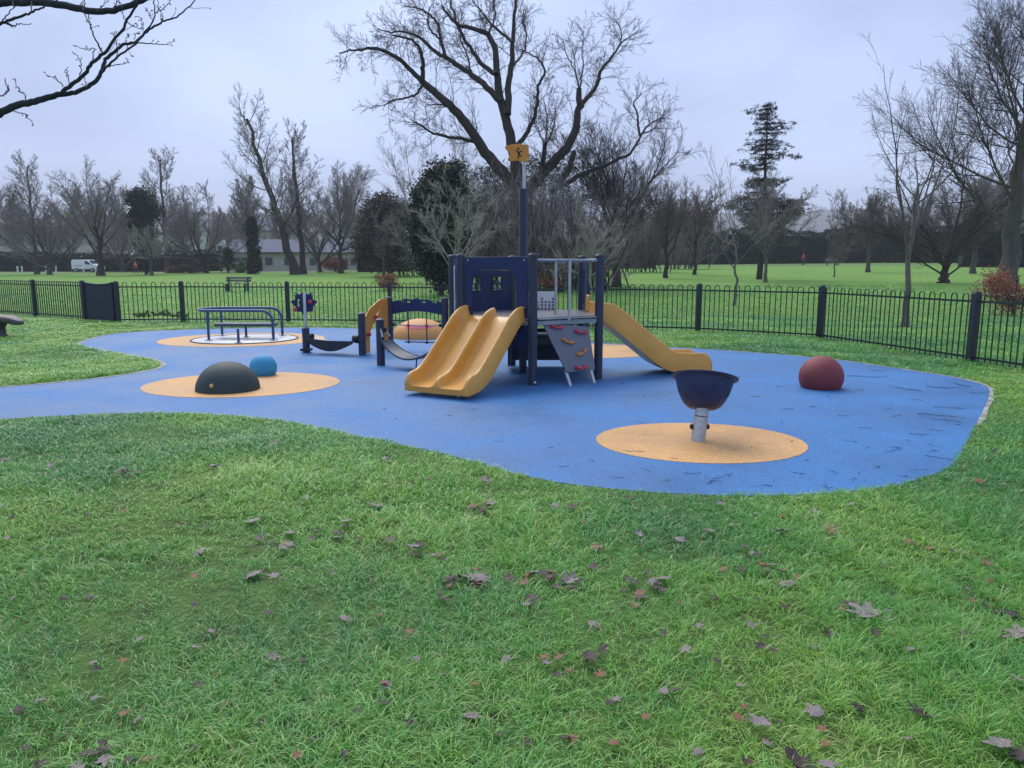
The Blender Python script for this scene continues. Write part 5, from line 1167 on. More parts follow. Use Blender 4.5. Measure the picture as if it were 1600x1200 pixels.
hedge('shaded hedge behind the massive tree at the frame edge', bp_(1500,90), bp_(1850,84), 4.6, 2.4, 26000, 404, 0.26, 0.5)
# low shrubs
SH = [('russet_bush','large russet-leaved bush in front of the massive bare tree',1582,24,1.0,0.9,'beech',4200,0.075), ('russet_bush','small round russet-leaved bush just beyond the fence, beside the evergreen',606,42,0.72,0.6,'beech',2000,0.085), ('russet_bush','russet-leaved bush seen between the mast and the tower rail',858,40,0.75,0.6,'beech',2000,0.085),
 ('shrub','reddish low shrub by the end of the bungalow',524,96,1.6,1.1,'beech',2600,0.2), ('shrub','dark rounded shrub at the bungalow corner, beside the reddish one',575,98,1.9,1.5,'hedge',3000,0.24), ('shrub','light green low shrub under the bungalow windows',376,98,1.2,0.9,'weed',1800,0.22), ('shrub','dark conical shrub by the bungalow end wall',356,97,1.0,2.0,'ivy',2600,0.22), ('shrub','low brown bedding shrub along the path left of the bungalow',300,100,2.6,0.6,'brownever',2600,0.2), ('shrub','orange-brown bedding shrub beside the walker in orange',278,104,1.8,0.6,'beech',1800,0.2)]
for i, (nm, lab, px, D, rx, rz, mt, n, sz) in enumerate(SH):
    b = base(px, D); rg_ = random.Random(i)
    bl = [((rg_.uniform(-0.75,0.75)*rx, rg_.uniform(-0.5,0.5)*rx, rz*(0.4+1.05*rg_.random())), (rx*rg_.uniform(0.25,0.5),)*2+(rz*rg_.uniform(0.2,0.42),)) for _ in range(10)]+[((0,0,rz*0.6),(rx*0.6,rx*0.6,rz*0.6))]
    bush(nm, lab, 'bush' if 'bush' in nm else 'shrub', b, bl, n, sz, mt, 500+i, shell=0.2, clump=0.3, per=14, group=None)
# weeds growing along the railing
for i, (px, py, lab) in enumerate([(216,498,'leafy weed clump at the foot of the railing beside the gate'), (248,496,'second leafy weed clump growing through the railing near the gate'), (270,499,'small weed clump by the first railing post past the gate')]):
    b = gp(px, py); b.y += 0.35
    bush('weed', lab, 'weed', b, [((0,0,0.11),(0.24,0.2,0.11)), ((0.15,0,0.15),(0.16,0.15,0.1)), ((-0.18,0,0.1),(0.18,0.15,0.08))], 300, 0.08, 'weed', 600+i, stem=0.2, shell=0.1, group='weeds along the railing')

# ------------------------------------------------------------------ buildings, hill
M['render_wall'] = pmat('cream_render', (0.52,0.47,0.42), (0.43,0.39,0.35), 2, 0.8)
M['grey_wall'] = pmat('grey_render', (0.40,0.38,0.37), (0.33,0.315,0.31), 1.2, 0.8)
M['white_wall'] = pmat('white_render', (0.66,0.66,0.66), (0.56,0.56,0.56), 1.5, 0.8)
M['slate'] = pmat('roof_slate', (0.14,0.165,0.21), (0.10,0.115,0.15), 4, 0.8, 0.2, spec=0.15, stretch=(1,1,6))
M['glass'] = pmat('window_glass', (0.06,0.08,0.11), (0.035,0.05,0.075), 1, 0.12)
M['frame'] = pmat('window_frame', (0.42,0.44,0.46), None, 5, 0.5)
M['hill'] = pmat('hill_moor', (0.095,0.09,0.085), (0.065,0.062,0.06), 0.02, 0.95, detail=8, fine=0.15, fine_amt=0.3)
def house(name, label, px0, px1, D, eave_px, ridge_px, depth, wall, wins, roof='slate', chim=0, skew=0.0):
    a, b_ = base(px0, D), base(px1, D+skew); zb = min(a.z, b_.z)-0.3; a.z = b_.z = 0; d = b_-a; Ln = d.length; U = d.normalized(); S = Vector((-U.y, U.x, 0)); ze, zr = at((px0+px1)/2, eave_px, D).z, at((px0+px1)/2, ridge_px, D+depth/2).z
    root = empty(name, (a.x, a.y, zb), label, 'building'); o = a
    MB().box(o+U*(Ln/2)+S*(depth/2)+Z_*((zb+ze)/2), (Ln, depth, ze-zb), U, S).build('wall', M[wall], root)
    if zr > ze+0.2:
        ov = 0.45; A0 = [(-ov, ze-0.05), (depth/2, zr), (depth+ov, ze-0.05), (depth+ov, ze-0.22), (depth/2, zr-0.2), (-ov, ze-0.22)]
        mb = MB(); V0 = [o+U*(-ov)+S*x+Z_*z for x, z in A0]; V1 = [o+U*(Ln+ov)+S*x+Z_*z for x, z in A0]; n = 6
        rf = mb.add(V0+V1, [[i, (i+1) % n, n+(i+1) % n, n+i] for i in range(n)]+[[0,1,4,5],[1,2,3,4],[11,10,7,6],[10,9,8,7]]).build('roof', M[roof], root, smooth=0)
        for q in (-0.01, Ln+0.01): MB().prism([(0.02, ze-0.1), (depth-0.02, ze-0.1), (depth/2, zr-0.24)], o+U*q, S, Z_, 0.12).build('gable', M[wall], root, smooth=0)
        for k in range(chim):
            c = o+U*(Ln*(k+0.7)/(chim+0.4))+S*(depth/2)
            MB().box(c+Z_*(zr+0.35), (0.9,0.6,1.1), U, S).box(c+Z_*(zr+0.95), (1.0,0.7,0.12), U, S).build('chimney', M[wall], rf)
        MB().box(o+U*(Ln/2)-S*(ov+0.05)+Z_*(ze-0.17), (Ln+0.8, 0.12, 0.13), U, S).build('gutter', M['black'], root)
    else: MB().box(o+U*(Ln/2)+S*(depth/2)+Z_*(ze+0.12), (Ln+0.5, depth+0.5, 0.24), U, S).build('roof', M[roof], root)
    for (f0, f1, z0, z1, kind) in wins:
        c = o+U*(Ln*(f0+f1)/2)+Z_*(zb+0.3+(z0+z1)/2); w_ = Ln*(f1-f0); h_ = z1-z0
        fr = MB()
        for dx, dz, sx, sz in ((0,h_/2,w_+0.1,0.09),(0,-h_/2,w_+0.16,0.09),(-w_/2,0,0.09,h_-0.1),(w_/2,0,0.09,h_-0.1)): fr.box(c+U*dx+Z_*dz-S*0.03, (sx,0.10,sz), U, S)
        for i in range(1, max(1, int(w_/0.9))+0): fr.box(c+U*(-w_/2+w_*i/max(1, int(w_/0.9)))-S*0.03, (0.07,0.08,h_-0.1), U, S)
        f_ = fr.build('door' if kind == 'door' else 'window', M['frame'], root, smooth=0)
        MB().box(c-S*0.012, (w_-0.05,0.03,h_-0.05), U, S).build('pane', M['glass'], f_, smooth=0)
    return root
house('bungalow', 'long low cream bungalow with slate roof among the bare trees', 356, 602, 112, 393.5, 374, 9, 'render_wall', [(0.03,0.14,0.7,2.1,'w'),(0.20,0.225,0.1,2.1,'door'),(0.24,0.29,0.9,2.1,'w'),(0.36,0.41,0.9,2.1,'w'),(0.52,0.57,0.9,2.1,'w'),(0.66,0.71,0.9,2.1,'w'),(0.78,0.82,0.9,2.1,'w'),(0.88,0.905,0.1,2.1,'door'),(0.93,0.97,0.9,2.1,'w')], chim=1)
grid = lambda nx_, rows: [(0.04+0.92*i/nx_+0.02, 0.04+0.92*(i+1)/nx_-0.025, z, z+1.5, 'w') for i in range(nx_) for z in rows]
house('terrace_building', 'long grey flat-roofed building with rows of windows beyond the hedge', -120, 112, 165, 354, 354, 14, 'grey_wall', grid(11, (2.2, 5.6)), roof='grey_wall')
house('house', 'white gabled house glimpsed between trees, near the walker in orange', 262, 304, 150, 366, 349, 9, 'white_wall', grid(4, (0.9, 3.6)), chim=1)
house('house', 'pale house glimpsed behind the many-stemmed tree by the bungalow', 312, 352, 158, 360, 343, 9, 'white_wall', grid(4, (0.9, 3.6)), chim=1)
house('house', 'pale two-storey house seen over the bungalow roof', 396, 452, 165, 360, 343, 9, 'grey_wall', grid(5, (0.9, 3.6)), chim=2)
house('house', 'white house half hidden beyond the dome-crowned tree', 520, 570, 160, 368, 350, 9, 'white_wall', grid(5, (0.9, 3.6)), chim=1)
house('house', 'pale house just showing between the trunks past the mast', 968, 1003, 150, 385, 370, 8, 'render_wall', grid(3, (0.9, 3.4)), chim=1)
# moorland ridge on the horizon
xs = np.linspace(-1500, 1500, 121); ys = np.linspace(560, 1560, 30); XX, YY = np.meshgrid(xs, ys)
tt = np.clip((YY-560)/640, 0, 1); prof_ = 66+26*vnoise(XX, XX*0, 0.0022, 71)+10*vnoise(XX, XX*0, 0.008, 72)+6*np.clip(XX/400, -1, 1)
ZZ = -4+prof_*tt*tt*(3-2*tt)+4*(vnoise(XX, YY, 0.01, 73)-0.5)
nx, ny = len(xs), len(ys); ii = (np.arange(ny-1)[:, None]*nx+np.arange(nx-1)[None]).ravel()
tag(link_mesh('hill', np_mesh('hill', np.stack([XX.ravel(), YY.ravel(), ZZ.ravel()], 1), [np.stack([ii, ii+1, ii+1+nx, ii+nx], 1)], True), M['hill']), 'low distant moorland hill along the horizon', None, None, 'structure')
# park path at the far side of the lawn
def strip(name, pts, wd, mat, label, dz=0.02):
    bm = bmesh.new(); rows = []
    for i, p in enumerate(pts):
        t = (pts[min(i+1, len(pts)-1)]-pts[max(0, i-1)]); t.z = 0; t.normalize(); nn_ = Vector((-t.y, t.x, 0))
        rows.append([bm.verts.new(Vector((q.x, q.y, Hs(q.x, q.y)+dz))) for q in (p-nn_*wd/2, p+nn_*wd/2)])
    for a, c in zip(rows, rows[1:]): bm.faces.new((a[0], c[0], c[1], a[1]))
    me = bpy.data.meshes.new(name); bm.to_mesh(me); bm.free()
    return tag(link_mesh(name, me, mat), label, None, None, 'structure')
strip('path', catmull([base(px, D) for px, D in ((-300,116),(0,112),(200,108),(420,104),(700,104),(1000,106),(1300,104),(1600,96),(1900,88))], 8, False), 2.6, M['asphalt'], 'pale tarmac path along the far edge of the lawn', 0.05)

# ------------------------------------------------------------------ van, people, bench, bollards
M['van_white'] = pmat('van_paint', (0.74,0.75,0.77), (0.70,0.71,0.73), 2, 0.3, coat=0.5)
M['tyre'] = pmat('tyre', (0.02,0.02,0.022), None, 10, 0.8); M['rim'] = pmat('wheel_trim', (0.35,0.36,0.38), None, 10, 0.4, metal=0.6)
M['lamp_clear'] = pmat('lamp_clear', (0.7,0.7,0.68), None, 10, 0.15); M['lamp_red'] = pmat('lamp_red', (0.4,0.02,0.02), None, 10, 0.2); M['plastic_dark'] = pmat('bumper', (0.05,0.05,0.055), None, 10, 0.6)
D = 113.0; v0 = base(112, D); v0.z = Hs(v0.x, v0.y)+0.05
van = empty('parked_van', tuple(v0), 'white panel van parked by the hedge beside a bare tree', 'van')
VU = Vector((0.985,-0.17,0)).normalized(); VS = Vector((-VU.y, VU.x, 0)); Lv = 4.35; sd2 = 0.86
side = [(0.0,0.35),(0.0,1.55),(0.06,1.78),(0.20,1.86),(2.55,1.86),(2.85,1.80),(3.45,1.25),(4.12,1.08),(4.30,0.92),(4.35,0.60),(4.30,0.35)]
MB().prism(side, v0+VS*0.9, VU, Z_, 1.72).build('body', M['van_white'], van, bevel=0.06)
for x in (0.78, 3.5):
    for sg in (0.02, 1.70):
        wh = MB().lathe([(0.0,-0.1),(0.30,-0.1),(0.325,-0.06),(0.325,0.06),(0.30,0.1),(0,0.1)], v0+VU*x+VS*(0.02+sg)+Z_*0.32, 24, Matrix((VU, Z_, -VS)).transposed()).build('wheel', M['tyre'], van)
        MB().lathe([(0.19,0.1),(0.2,0.106),(0.1,0.115),(0,0.115)], v0+VU*x+VS*(0.02+sg)+Z_*0.32, 20, Matrix((VU, Z_, -VS)).transposed()).build('rim', M['rim'], wh)
for sg in (0.033, 1.767): MB().prism([(2.32,1.18),(2.32,1.68),(2.72,1.68),(3.28,1.18)], v0+VS*sg, VU, Z_, 0.02).build('side_window', M['glass'], van)
MB().add([v0+VU*x+VS*s_+Z_*z for x, z in ((2.90,1.775),(3.44,1.285)) for s_ in (0.2, 1.6)]+[v0+VU*(x+0.03)+VS*s_+Z_*(z+0.03) for x, z in ((2.90,1.775),(3.44,1.285)) for s_ in (0.2, 1.6)], [[0,1,3,2],[4,6,7,5],[0,2,6,4],[1,5,7,3],[0,4,5,1],[2,3,7,6]]).build('windscreen', M['glass'], van)
MB().box(v0+VU*2.15+VS*0.9+Z_*0.40, (4.45,1.80,0.20), VU, VS).build('bumper', M['plastic_dark'], van, bevel=0.04)
for s_ in (0.2, 1.6): 
    MB().box(v0+VU*4.28+VS*s_+Z_*0.85, (0.14,0.3,0.2), VU, VS).build('headlight', M['lamp_clear'], van, bevel=0.02); MB().box(v0+VU*0.0+VS*s_+Z_*1.1, (0.06,0.16,0.5), VU, VS).build('tail_light', M['lamp_red'], van, bevel=0.02)
MB().box(v0+VU*1.2+VS*0.035+Z_*1.0, (1.5,0.02,0.06), VU, VS).build('rub_strip', M['plastic_dark'], van)
MB().box(v0+VU*3.02+VS*-0.06+Z_*1.26, (0.12,0.16,0.2), VU, VS).build('mirror', M['plastic_dark'], van, bevel=0.02)
M['skin'] = pmat('skin', (0.42,0.25,0.18), None, 10, 0.5); M['jeans'] = pmat('dark_trousers', (0.03,0.035,0.05), None, 20, 0.8); M['hair'] = pmat('hair', (0.03,0.02,0.015), None, 30, 0.6)
M['hi_vis'] = pmat('orange_jacket', (0.85,0.19,0.03), None, 10, 0.6); M['red_coat'] = pmat('red_coat', (0.55,0.03,0.045), None, 10, 0.7); M['pale_coat'] = pmat('pale_coat', (0.5,0.52,0.56), None, 10, 0.7); M['shoe'] = pmat('shoe', (0.02,0.02,0.02), None, 10, 0.6)
def skin_mesh(name, verts, edges, radii, mat, parent, rootv=0):
    me = bpy.data.meshes.new(name); me.from_pydata([tuple(v) for v in verts], edges, []); o = link_mesh(name, me, mat, parent)
    m1 = o.modifiers.new('skin', 'SKIN'); m1.use_smooth_shade = True
    for i, r in enumerate(radii): me.skin_vertices[0].data[i].radius = r if isinstance(r, tuple) else (r, r)
    me.skin_vertices[0].data[rootv].use_root = True
    m2 = o.modifiers.new('round', 'SUBSURF'); m2.levels = 1; m2.render_levels = 1
    return o
def person(label, loc, face, h, coat, stride=0.25, long_coat=False):
    root = empty('person', tuple(loc), label, 'person'); k = h/1.75; f = Vector((math.cos(face), math.sin(face), 0)); s = Vector((-f.y, f.x, 0))
    P = lambda a, b_, c: (f*a+s*b_+Z_*c)*k
    st = stride
    legs = [P(0,0,0.95), P(0.02,0.09,0.88), P(st*0.45,0.10,0.50), P(st*0.8,0.10,0.08), P(st*0.8+0.13,0.10,0.035), P(0.0,-0.09,0.88), P(st*-0.15,-0.10,0.50), P(-st*0.75,-0.10,0.09), P(-st*0.75+0.12,-0.10,0.035)]
    torso = [P(0.01,0,1.12), P(0.02,0,1.30), P(0.0,0,1.42), P(0.01,0,1.50), P(0.03,0,1.58), P(0.035,0,1.70)]
    arms = [P(0,0.17,1.40), P(-st*0.35,0.235,1.14), P(-st*0.2+0.05,0.245,0.90), P(-st*0.15+0.09,0.24,0.80), P(0,-0.17,1.40), P(st*0.4,-0.235,1.15), P(st*0.8+0.06,-0.235,0.93), P(st*0.9+0.10,-0.23,0.84)]
    v = legs+torso+arms; e = [(0,1),(1,2),(2,3),(3,4),(0,5),(5,6),(6,7),(7,8),(0,9),(9,10),(10,11),(11,12),(12,13),(13,14),(11,15),(15,16),(16,17),(17,18),(11,19),(19,20),(20,21),(21,22)]
    r = [0.13,0.085,0.058,0.042,0.038,0.085,0.058,0.042,0.038,(0.15,0.11),(0.165,0.12),(0.12,0.09),0.055,(0.075,0.09),(0.07,0.085),0.055,0.043,0.034,0.03,0.055,0.043,0.034,0.03]
    r = [tuple(q*k for q in x) if isinstance(x, tuple) else x*k for x in r]
    body = skin_mesh('body', v, e, r, M['skin'], root)
    g = lambda i, d: tuple(q*k+d for q in ((r_[i] if isinstance(r_[i], tuple) else (r_[i], r_[i])))) 
    r_ = [0.14,0.095,0.066,0.055,0.038,0.095,0.066,0.055]
    skin_mesh('trousers', [v[0],v[1],v[2],v[3],v[5],v[6],v[7]], [(0,1),(1,2),(2,3),(0,4),(4,5),(5,6)], [x*k for x in (0.145,0.10,0.072,0.06,0.10,0.072,0.06)], M['jeans'], root)
    lowv = P(0,0,0.62 if long_coat else 0.86)
    skin_mesh('coat', [v[0],v[9],v[10],v[11],P(0.01,0,1.47),v[15],v[16],v[17],v[19],v[20],v[21],lowv], [(0,1),(1,2),(2,3),(3,4),(3,5),(5,6),(6,7),(3,8),(8,9),(9,10),(0,11)], [x*k for x in (0.175,0.18,0.19,0.14,0.075,0.075,0.06,0.05,0.075,0.06,0.05,0.19)], M[coat], root)
    hd = P(0.02,0,1.67); MB().lathe([(0.0,0.11*k),(0.075*k,0.085*k),(0.102*k,0.02*k),(0.10*k,-0.04*k),(0.085*k,-0.08*k)][::-1], Vector(loc)+hd-f*0.018*k, 14).build('hair', M['hair'], root, smooth=70)
    for q in (3, 7):
        c = Vector(loc)+v[q]; c.z = loc[2]+0.045*k; MB().tube([c-f*0.06*k, c+f*0.05*k, c+f*0.17*k], [0.045*k,0.05*k,0.03*k], 10).build('shoe', M['shoe'], root, smooth=70)
def onpath(px, D): b = base(px, D); return Vector((b.x, b.y, b.z+0.05))
person('person in an orange jacket walking on the far path near the van', onpath(212,108), 0.2, 1.78, 'hi_vis')
person('person in a long red coat walking below the tall clipped hedge', onpath(1255,104.6), 3.0, 1.68, 'red_coat', 0.2, True)
person('person in a red coat walking past the bungalow end, near the bronze tree', onpath(560,104), 0.1, 1.70, 'red_coat', 0.25, True)
person('person in a pale coat walking behind the sturdy dark tree', onpath(991,106), 2.9, 1.75, 'pale_coat')
# bollards along the path
for i, (px, lab) in enumerate(((28,'white bollard standing farthest from the van'), (35,'white bollard paired close with the one farthest from the van'), (72,'white bollard between the paired bollards and the tallest one'), (88,'tallest white bollard, by itself before the van'), (131,'white bollard in front of the van door'), (150,'white bollard at the bonnet of the van'))):
    b = base(px, 109.0); hh = 1.25 if i == 3 else 1.0
    root = MB().lathe([(0.11,-0.05),(0.105,hh*0.72),(0.12,hh*0.74),(0.12,hh*0.82),(0.10,hh*0.84),(0.10,hh*0.95),(0.07,hh),(0,hh*1.01)], b, 14).build('bollard', M['white'], None, tuple(b))
    tag(root, lab, 'bollard', 'white bollards along the path')
# park bench on the lawn
b = base(370, 42.0); bn = empty('park_bench', tuple(b), 'weathered grey park bench on the lawn beyond the fence', 'bench'); BU = Vector((0.99,-0.1,0)).normalized(); BS = Vector((-BU.y, BU.x, 0))
for k in range(3): MB().box(b+BS*(-0.16+0.15*k)+Z_*0.44, (1.5,0.13,0.04), BU, BS).build('seat_slat', M['wood_grey'], bn, bevel=0.006)
for k in range(2): MB().box(b+BS*(0.30+0.03*k)+Z_*(0.62+0.15*k), (1.5,0.035,0.12), BU, BS).build('backrest_slat', M['wood_grey'], bn, bevel=0.006)
for sx in (-0.56, 0.56):
    MB().box(b+BU*sx+BS*-0.12+Z_*0.2, (0.09,0.09,0.44), BU, BS).build('leg', M['rock'], bn); MB().box(b+BU*sx+BS*0.24+Z_*0.40, (0.09,0.09,0.84), BU, BS).build('leg', M['rock'], bn); MB().box(b+BU*sx+BS*0.06+Z_*0.395, (0.085,0.46,0.05), BU, BS).build('bearer', M['rock'], bn)
b = base(1300, 103.0); bn = empty('park_bench', tuple(b), 'brown park bench against the tall clipped hedge', 'bench')
MB().box(b+Z_*0.45, (1.7,0.42,0.05)).build('seat', M['wood_grey'], bn); MB().box(b+Vector((0,0.22,0.75)), (1.7,0.05,0.4)).build('backrest', M['wood_grey'], bn)
for sx in (-0.7, 0.7): MB().box(b+Vector((sx,0,0.2)), (0.08,0.4,0.44)).build('leg', M['rock'], bn)

# ------------------------------------------------------------------ fallen leaves and twigs
def leafpaint(name, c1, c2): return pmat(name, c1, c2, 14, 0.5, 0.3, bscale=60, spec=0.5, fine=70)
LM = [('pale mauve-grey', leafpaint('leaf_pale', (0.27,0.22,0.215), (0.12,0.09,0.085))), ('dark brown', leafpaint('leaf_dark', (0.060,0.032,0.024), (0.03,0.017,0.014))), ('russet brown', leafpaint('leaf_russet', (0.24,0.095,0.04), (0.14,0.05,0.028)))]
def leaf_mesh(seed, curl):
    rg = random.Random(seed); lobes = [(90,1.0),(38,0.88),(142,0.88),(-14,0.62),(194,0.62)]
    out = []
    for a in range(-80, 261, 6):
        r_ = 0.46
        for la, ll in lobes: r_ = max(r_, ll*math.exp(-((a-la)/23.0)**2)*(0.95+0.1*rg.random()))
        r_ *= 0.90+0.16*rg.random(); out.append((r_*math.cos(R_(a))*0.55, r_*math.sin(R_(a))*0.55+0.0))
    bm = bmesh.new(); ring = [[], [], []]
    ph = rg.random()*6; fold = rg.uniform(-0.5, 0.8)*curl
    def zf(x, y): r2 = x*x+y*y; return curl*(0.55*r2+0.10*math.sin(7*x+ph)*math.sqrt(r2)+0.08*math.sin(9*y+ph*2)*math.sqrt(r2))+fold*abs(x)*0.5
    c0 = bm.verts.new((0,0,0))
    for q, f in ((0,0.35),(1,0.7),(2,1.0)):
        for x, y in out: ring[q].append(bm.verts.new((x*f, y*f, zf(x*f, y*f))))
    n = len(out)
    for i in range(n):
        j = (i+1) % n; bm.faces.new((c0, ring[0][i], ring[0][j]))
        for q in (0, 1): bm.faces.new((ring[q][i], ring[q+1][i], ring[q+1][j], ring[q][j]))
    # stalk
    p0 = [bm.verts.new((dx, -0.02, dz)) for dx, dz in ((-0.010,0),(0.010,0),(0,0.018))]; p1 = [bm.verts.new((dx+0.05, -0.55, dz+0.05*curl)) for dx, dz in ((-0.006,0),(0.006,0),(0,0.01))]
    for i in range(3): j = (i+1) % 3; bm.faces.new((p0[i], p1[i], p1[j], p0[j]))
    me = bpy.data.meshes.new('fallen_leaf'); bm.to_mesh(me); bm.free(); me.polygons.foreach_set('use_smooth', [True]*len(me.polygons)); return me
bases = {}
for ci in range(3):
    for k in range(5):
        curl = (0.3, -0.5, 0.75, -0.95, 0.5)[k]; me = leaf_mesh(ci*10+k, curl); me.materials.append(LM[ci][1]); bases[(ci, k)] = me
SPOTS = [(192,735,22,0),(215,738,18,1),(80,735,18,0),(5,718,30,1),(330,735,34,0),(388,690,20,1),(425,697,30,0),(480,777,24,0),(392,815,30,0),(404,840,24,1),(452,832,28,0),(440,857,24,0),(312,860,34,0),(395,900,44,0),(430,902,24,0),(486,845,20,1),(528,832,28,1),(590,788,34,0),(538,822,18,1),(540,960,38,0),(425,1020,26,0),(490,1158,28,1),(600,1070,24,2),(140,1180,60,1),(165,1185,40,0),(190,1005,18,1),(226,948,14,1),(30,1108,26,1),(55,860,18,1),(75,788,20,0),(195,802,12,2),(178,830,16,1),(140,930,24,1),(20,935,16,0),
 (738,793,32,2),(760,798,32,0),(756,752,26,0),(770,815,20,1),(868,790,26,0),(650,860,36,0),(655,852,22,1),(612,848,26,1),(722,905,30,1),(745,900,44,0),(757,908,36,0),(690,935,24,1),(685,925,16,1),(850,898,30,1),(862,905,26,1),(888,910,36,0),(895,915,26,1),(830,940,34,1),(822,948,22,0),(932,850,36,2),(998,835,24,0),(1000,850,14,1),(1062,842,30,0),(985,905,36,1),(1040,905,40,0),(1020,908,24,0),(920,1028,40,1),(940,1022,26,1),(940,1055,24,2),(790,1030,28,0),(735,1118,46,0),(652,1025,18,0),(605,1072,26,0),(1072,1015,28,0),(925,975,24,0),(778,1150,16,1),(985,777,18,1),
 (1128,790,22,0),(1224,805,28,2),(1218,830,32,0),(1275,800,24,0),(1300,830,36,2),(1165,856,22,1),(1110,830,26,0),(1205,880,26,0),(1230,908,44,0),(1422,845,28,2),(1355,960,66,0),(1335,945,30,1),(1380,905,26,1),(1190,1010,26,1),(1190,1132,56,0),(1275,1105,44,0),(1340,1095,34,1),(1440,1115,56,1),(1240,1180,66,1),(1290,1190,44,0),(1565,1165,60,0),(1590,1180,50,1),(1578,950,56,1),(1592,990,50,0),(1590,1062,34,0),(1560,705,26,1),(1568,762,18,0),(1540,876,28,2),(1530,752,22,2),(1295,985,22,1),(1155,1068,20,0),(1160,1100,20,2),(1290,1155,22,2),(1385,880,22,1),(1210,1018,20,1),(1120,930,30,1),(1450,700,16,2),(1390,795,16,1),(640,985,14,2),(560,1110,20,1),(300,1168,22,1),(700,1050,16,1),(1010,1120,18,2),(870,860,14,1),(420,960,14,1),(520,900,16,0),(250,760,14,1),(280,890,12,1),(110,700,12,0),(600,720,14,0),(670,748,16,2),(700,780,12,1),(940,790,14,0),(1060,800,14,1),(1180,800,12,0),(1330,790,16,0),(1240,770,12,2),(1470,800,14,1),(1510,900,18,0)]
rgl = random.Random(3)
for cx_, cy_, nn in ((745,905,9),(870,905,7),(650,865,4),(1030,908,5),(200,738,4),(425,850,5),(760,795,4),(160,1182,6),(930,1030,5),(1590,980,6),(1210,890,4),(525,830,4),(410,695,3),(1350,950,4),(870,790,3),(1240,1180,4)):
    for _ in range(nn):
        sy = (cy_-560)/340; SPOTS.append((cx_+rgl.gauss(0, 30*sy), cy_+rgl.gauss(0, 9*sy), rgl.uniform(16, 30)*sy**0.6, rgl.choice((0,1,1,1,2))))
for _ in range(125): SPOTS.append((rgl.uniform(0, 1600), rgl.uniform(700, 1190), 0, rgl.choice((0,1,1,2)))); SPOTS[-1] = SPOTS[-1][:2]+(rgl.uniform(11, 20)*((SPOTS[-1][1]-560)/340)**0.7, SPOTS[-1][3])
SPOTS = [q for q in SPOTS if poly_sd(gp(q[0], q[1]).x, gp(q[0], q[1]).y)[0] > 0.12]
for i, (px, py, wpx, ci) in enumerate(SPOTS):
    p = gp(px, py, 0.035); D = p.y*cp+(EYE-0.03)*sp; s = max(0.05, min(0.19, wpx/F*D*1.0)); k = rgl.randrange(5)
    o = bpy.data.objects.new('fallen_leaf', bases[(ci, k)]); COL.objects.link(o)
    o.location = (p.x, p.y, 0.040+rgl.uniform(-0.012, 0.010)+float(lawn_h(np.array([p.x]), np.array([p.y]))[0])); o.scale = (s, s, s*rgl.uniform(0.8, 1.3)); o.rotation_euler = (rgl.uniform(-0.4, 0.3), rgl.uniform(-0.35, 0.35), rgl.uniform(0, 6.28))
    big = 'big' if s > 0.145 else 'small' if s < 0.095 else 'medium'; shp = ('flat', 'drooping', 'cupped', 'humped', 'wavy')[k]
    tag(o, f'{big} {shp} {LM[ci][0]} fallen leaf lying in the grass', 'leaf', 'fallen leaves in the grass')
def twig_mesh(seed):
    rg = random.Random(seed); mb = MB(); n = 7; y = 0; pts = []
    for i in range(n): y += rg.gauss(0, 0.05); pts.append(Vector((i/(n-1)-0.5, y, 0.012+0.012*rg.random())))
    mb.tube(pts, [0.0048-0.003*i/(n-1) for i in range(n)], 5)
    for k in range(rg.choice((0, 1, 2, 3))):
        i = rg.randrange(1, n-2); a = rg.choice((-1, 1))*rg.uniform(0.4, 0.9); l_ = rg.uniform(0.12, 0.32); mb.tube([pts[i], pts[i]+Vector((math.cos(a)*l_*0.5, math.sin(a)*l_*0.5, 0.01)), pts[i]+Vector((math.cos(a)*l_, math.sin(a)*l_*1.1, 0.004))], [0.0042, 0.003, 0.002], 5)
    me = bpy.data.meshes.new('twig'); me.from_pydata([tuple(v) for v in mb.v], [], mb.f); me.materials.append(M['twig']); return me
tw = [twig_mesh(40+i) for i in range(9)]; made = 0; rgt = random.Random(12)
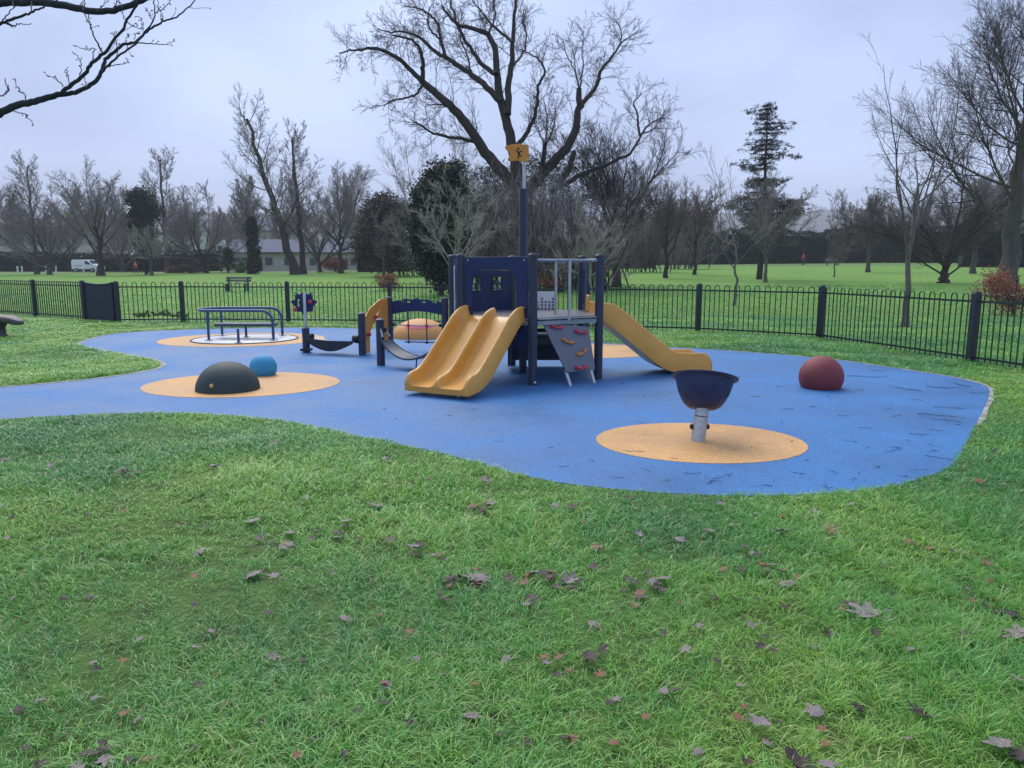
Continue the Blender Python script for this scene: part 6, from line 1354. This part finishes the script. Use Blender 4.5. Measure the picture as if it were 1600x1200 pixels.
TW = [(1230,640,20,0),(1355,590,60,1),(1410,608,50,1),(1480,607,60,1),(1295,620,18,0),(1270,637,22,0),(1320,651,24,0),(1350,670,18,0),(1480,638,46,0),(1470,650,80,1),(1470,657,60,2),(1465,673,26,2),(1440,680,30,1),(1395,705,60,2),(1458,706,24,0),(1470,717,40,2),(1300,738,24,1),(1345,740,22,1),(1245,740,30,0),(1330,752,40,2),(1290,760,36,1),(1190,760,30,0),(1120,748,60,2),(965,747,24,1),(990,706,40,2),(1055,717,16,0),(1080,740,30,0),(1140,742,26,0),(1370,580,24,0),(1500,602,36,1),(1530,615,24,2),(1400,650,24,0),(1420,690,20,0),(1240,690,16,0),(1010,620,20,0),(1000,660,18,0),(1300,590,16,0),(1345,610,20,0),(1180,620,16,0),(1220,605,16,0),(1150,590,16,0),(1050,570,14,0),(970,600,14,0),(985,565,12,0),(740,640,14,0),(700,650,12,0),(860,700,14,0),(880,730,18,0),(925,720,16,0),(780,690,14,0),(600,640,12,0),(620,655,12,0),(1370,730,22,1),(1440,735,24,1),(1410,745,20,0),(1260,720,14,0),(1220,660,14,0),(1330,690,16,0),(1385,640,20,0),(1430,625,24,0),(1505,640,22,0),(1495,665,24,1),(1455,695,20,0),(1355,700,14,0),(1175,700,14,0),(1010,735,20,0),(1040,752,24,0),(1210,752,20,0)]
for i, (px, py, wpx, kd) in enumerate(TW):
    p = gp(px, py, 0.006); D = p.y*cp+EYE*sp; L_ = wpx/F*D*1.0*rgt.uniform(0.8, 1.2)
    o = bpy.data.objects.new('fallen_twig', tw[(i*4+kd) % 9]); COL.objects.link(o); o.location = (p.x, p.y, 0.004); k = L_; o.scale = (k, k*rgt.uniform(0.8, 1.6), min(0.9, 0.35+k)); o.rotation_euler = (0, 0, rgt.gauss(0, 0.8)+(math.pi if rgt.random() < 0.5 else 0))
    big = 'long' if L_ > 0.28 else 'short' if L_ < 0.13 else 'medium'
    tag(o, f'{big} thin dark twig lying on the blue surface', 'twig', 'twigs on the blue surface')

# ------------------------------------------------------------------ damp winter air
hz = MB().box(Vector((0,750,69)), (3400,2100,150)).build('haze', [], None, (0,0,0), smooth=0)
hm = bpy.data.materials.new('haze'); hm.use_nodes = True; nt = hm.node_tree; nt.nodes.remove(nt.nodes['Principled BSDF'])
pv = nt.nodes.new('ShaderNodeVolumePrincipled'); pv.inputs['Color'].default_value = (0.93, 0.95, 1.0, 1); pv.inputs['Density'].default_value = 0.00055; nt.links.new(pv.outputs[0], nt.nodes['Material Output'].inputs['Volume'])
hz.data.materials.append(hm); tag(hz, 'thin grey winter haze over the park', None, None, 'stuff')
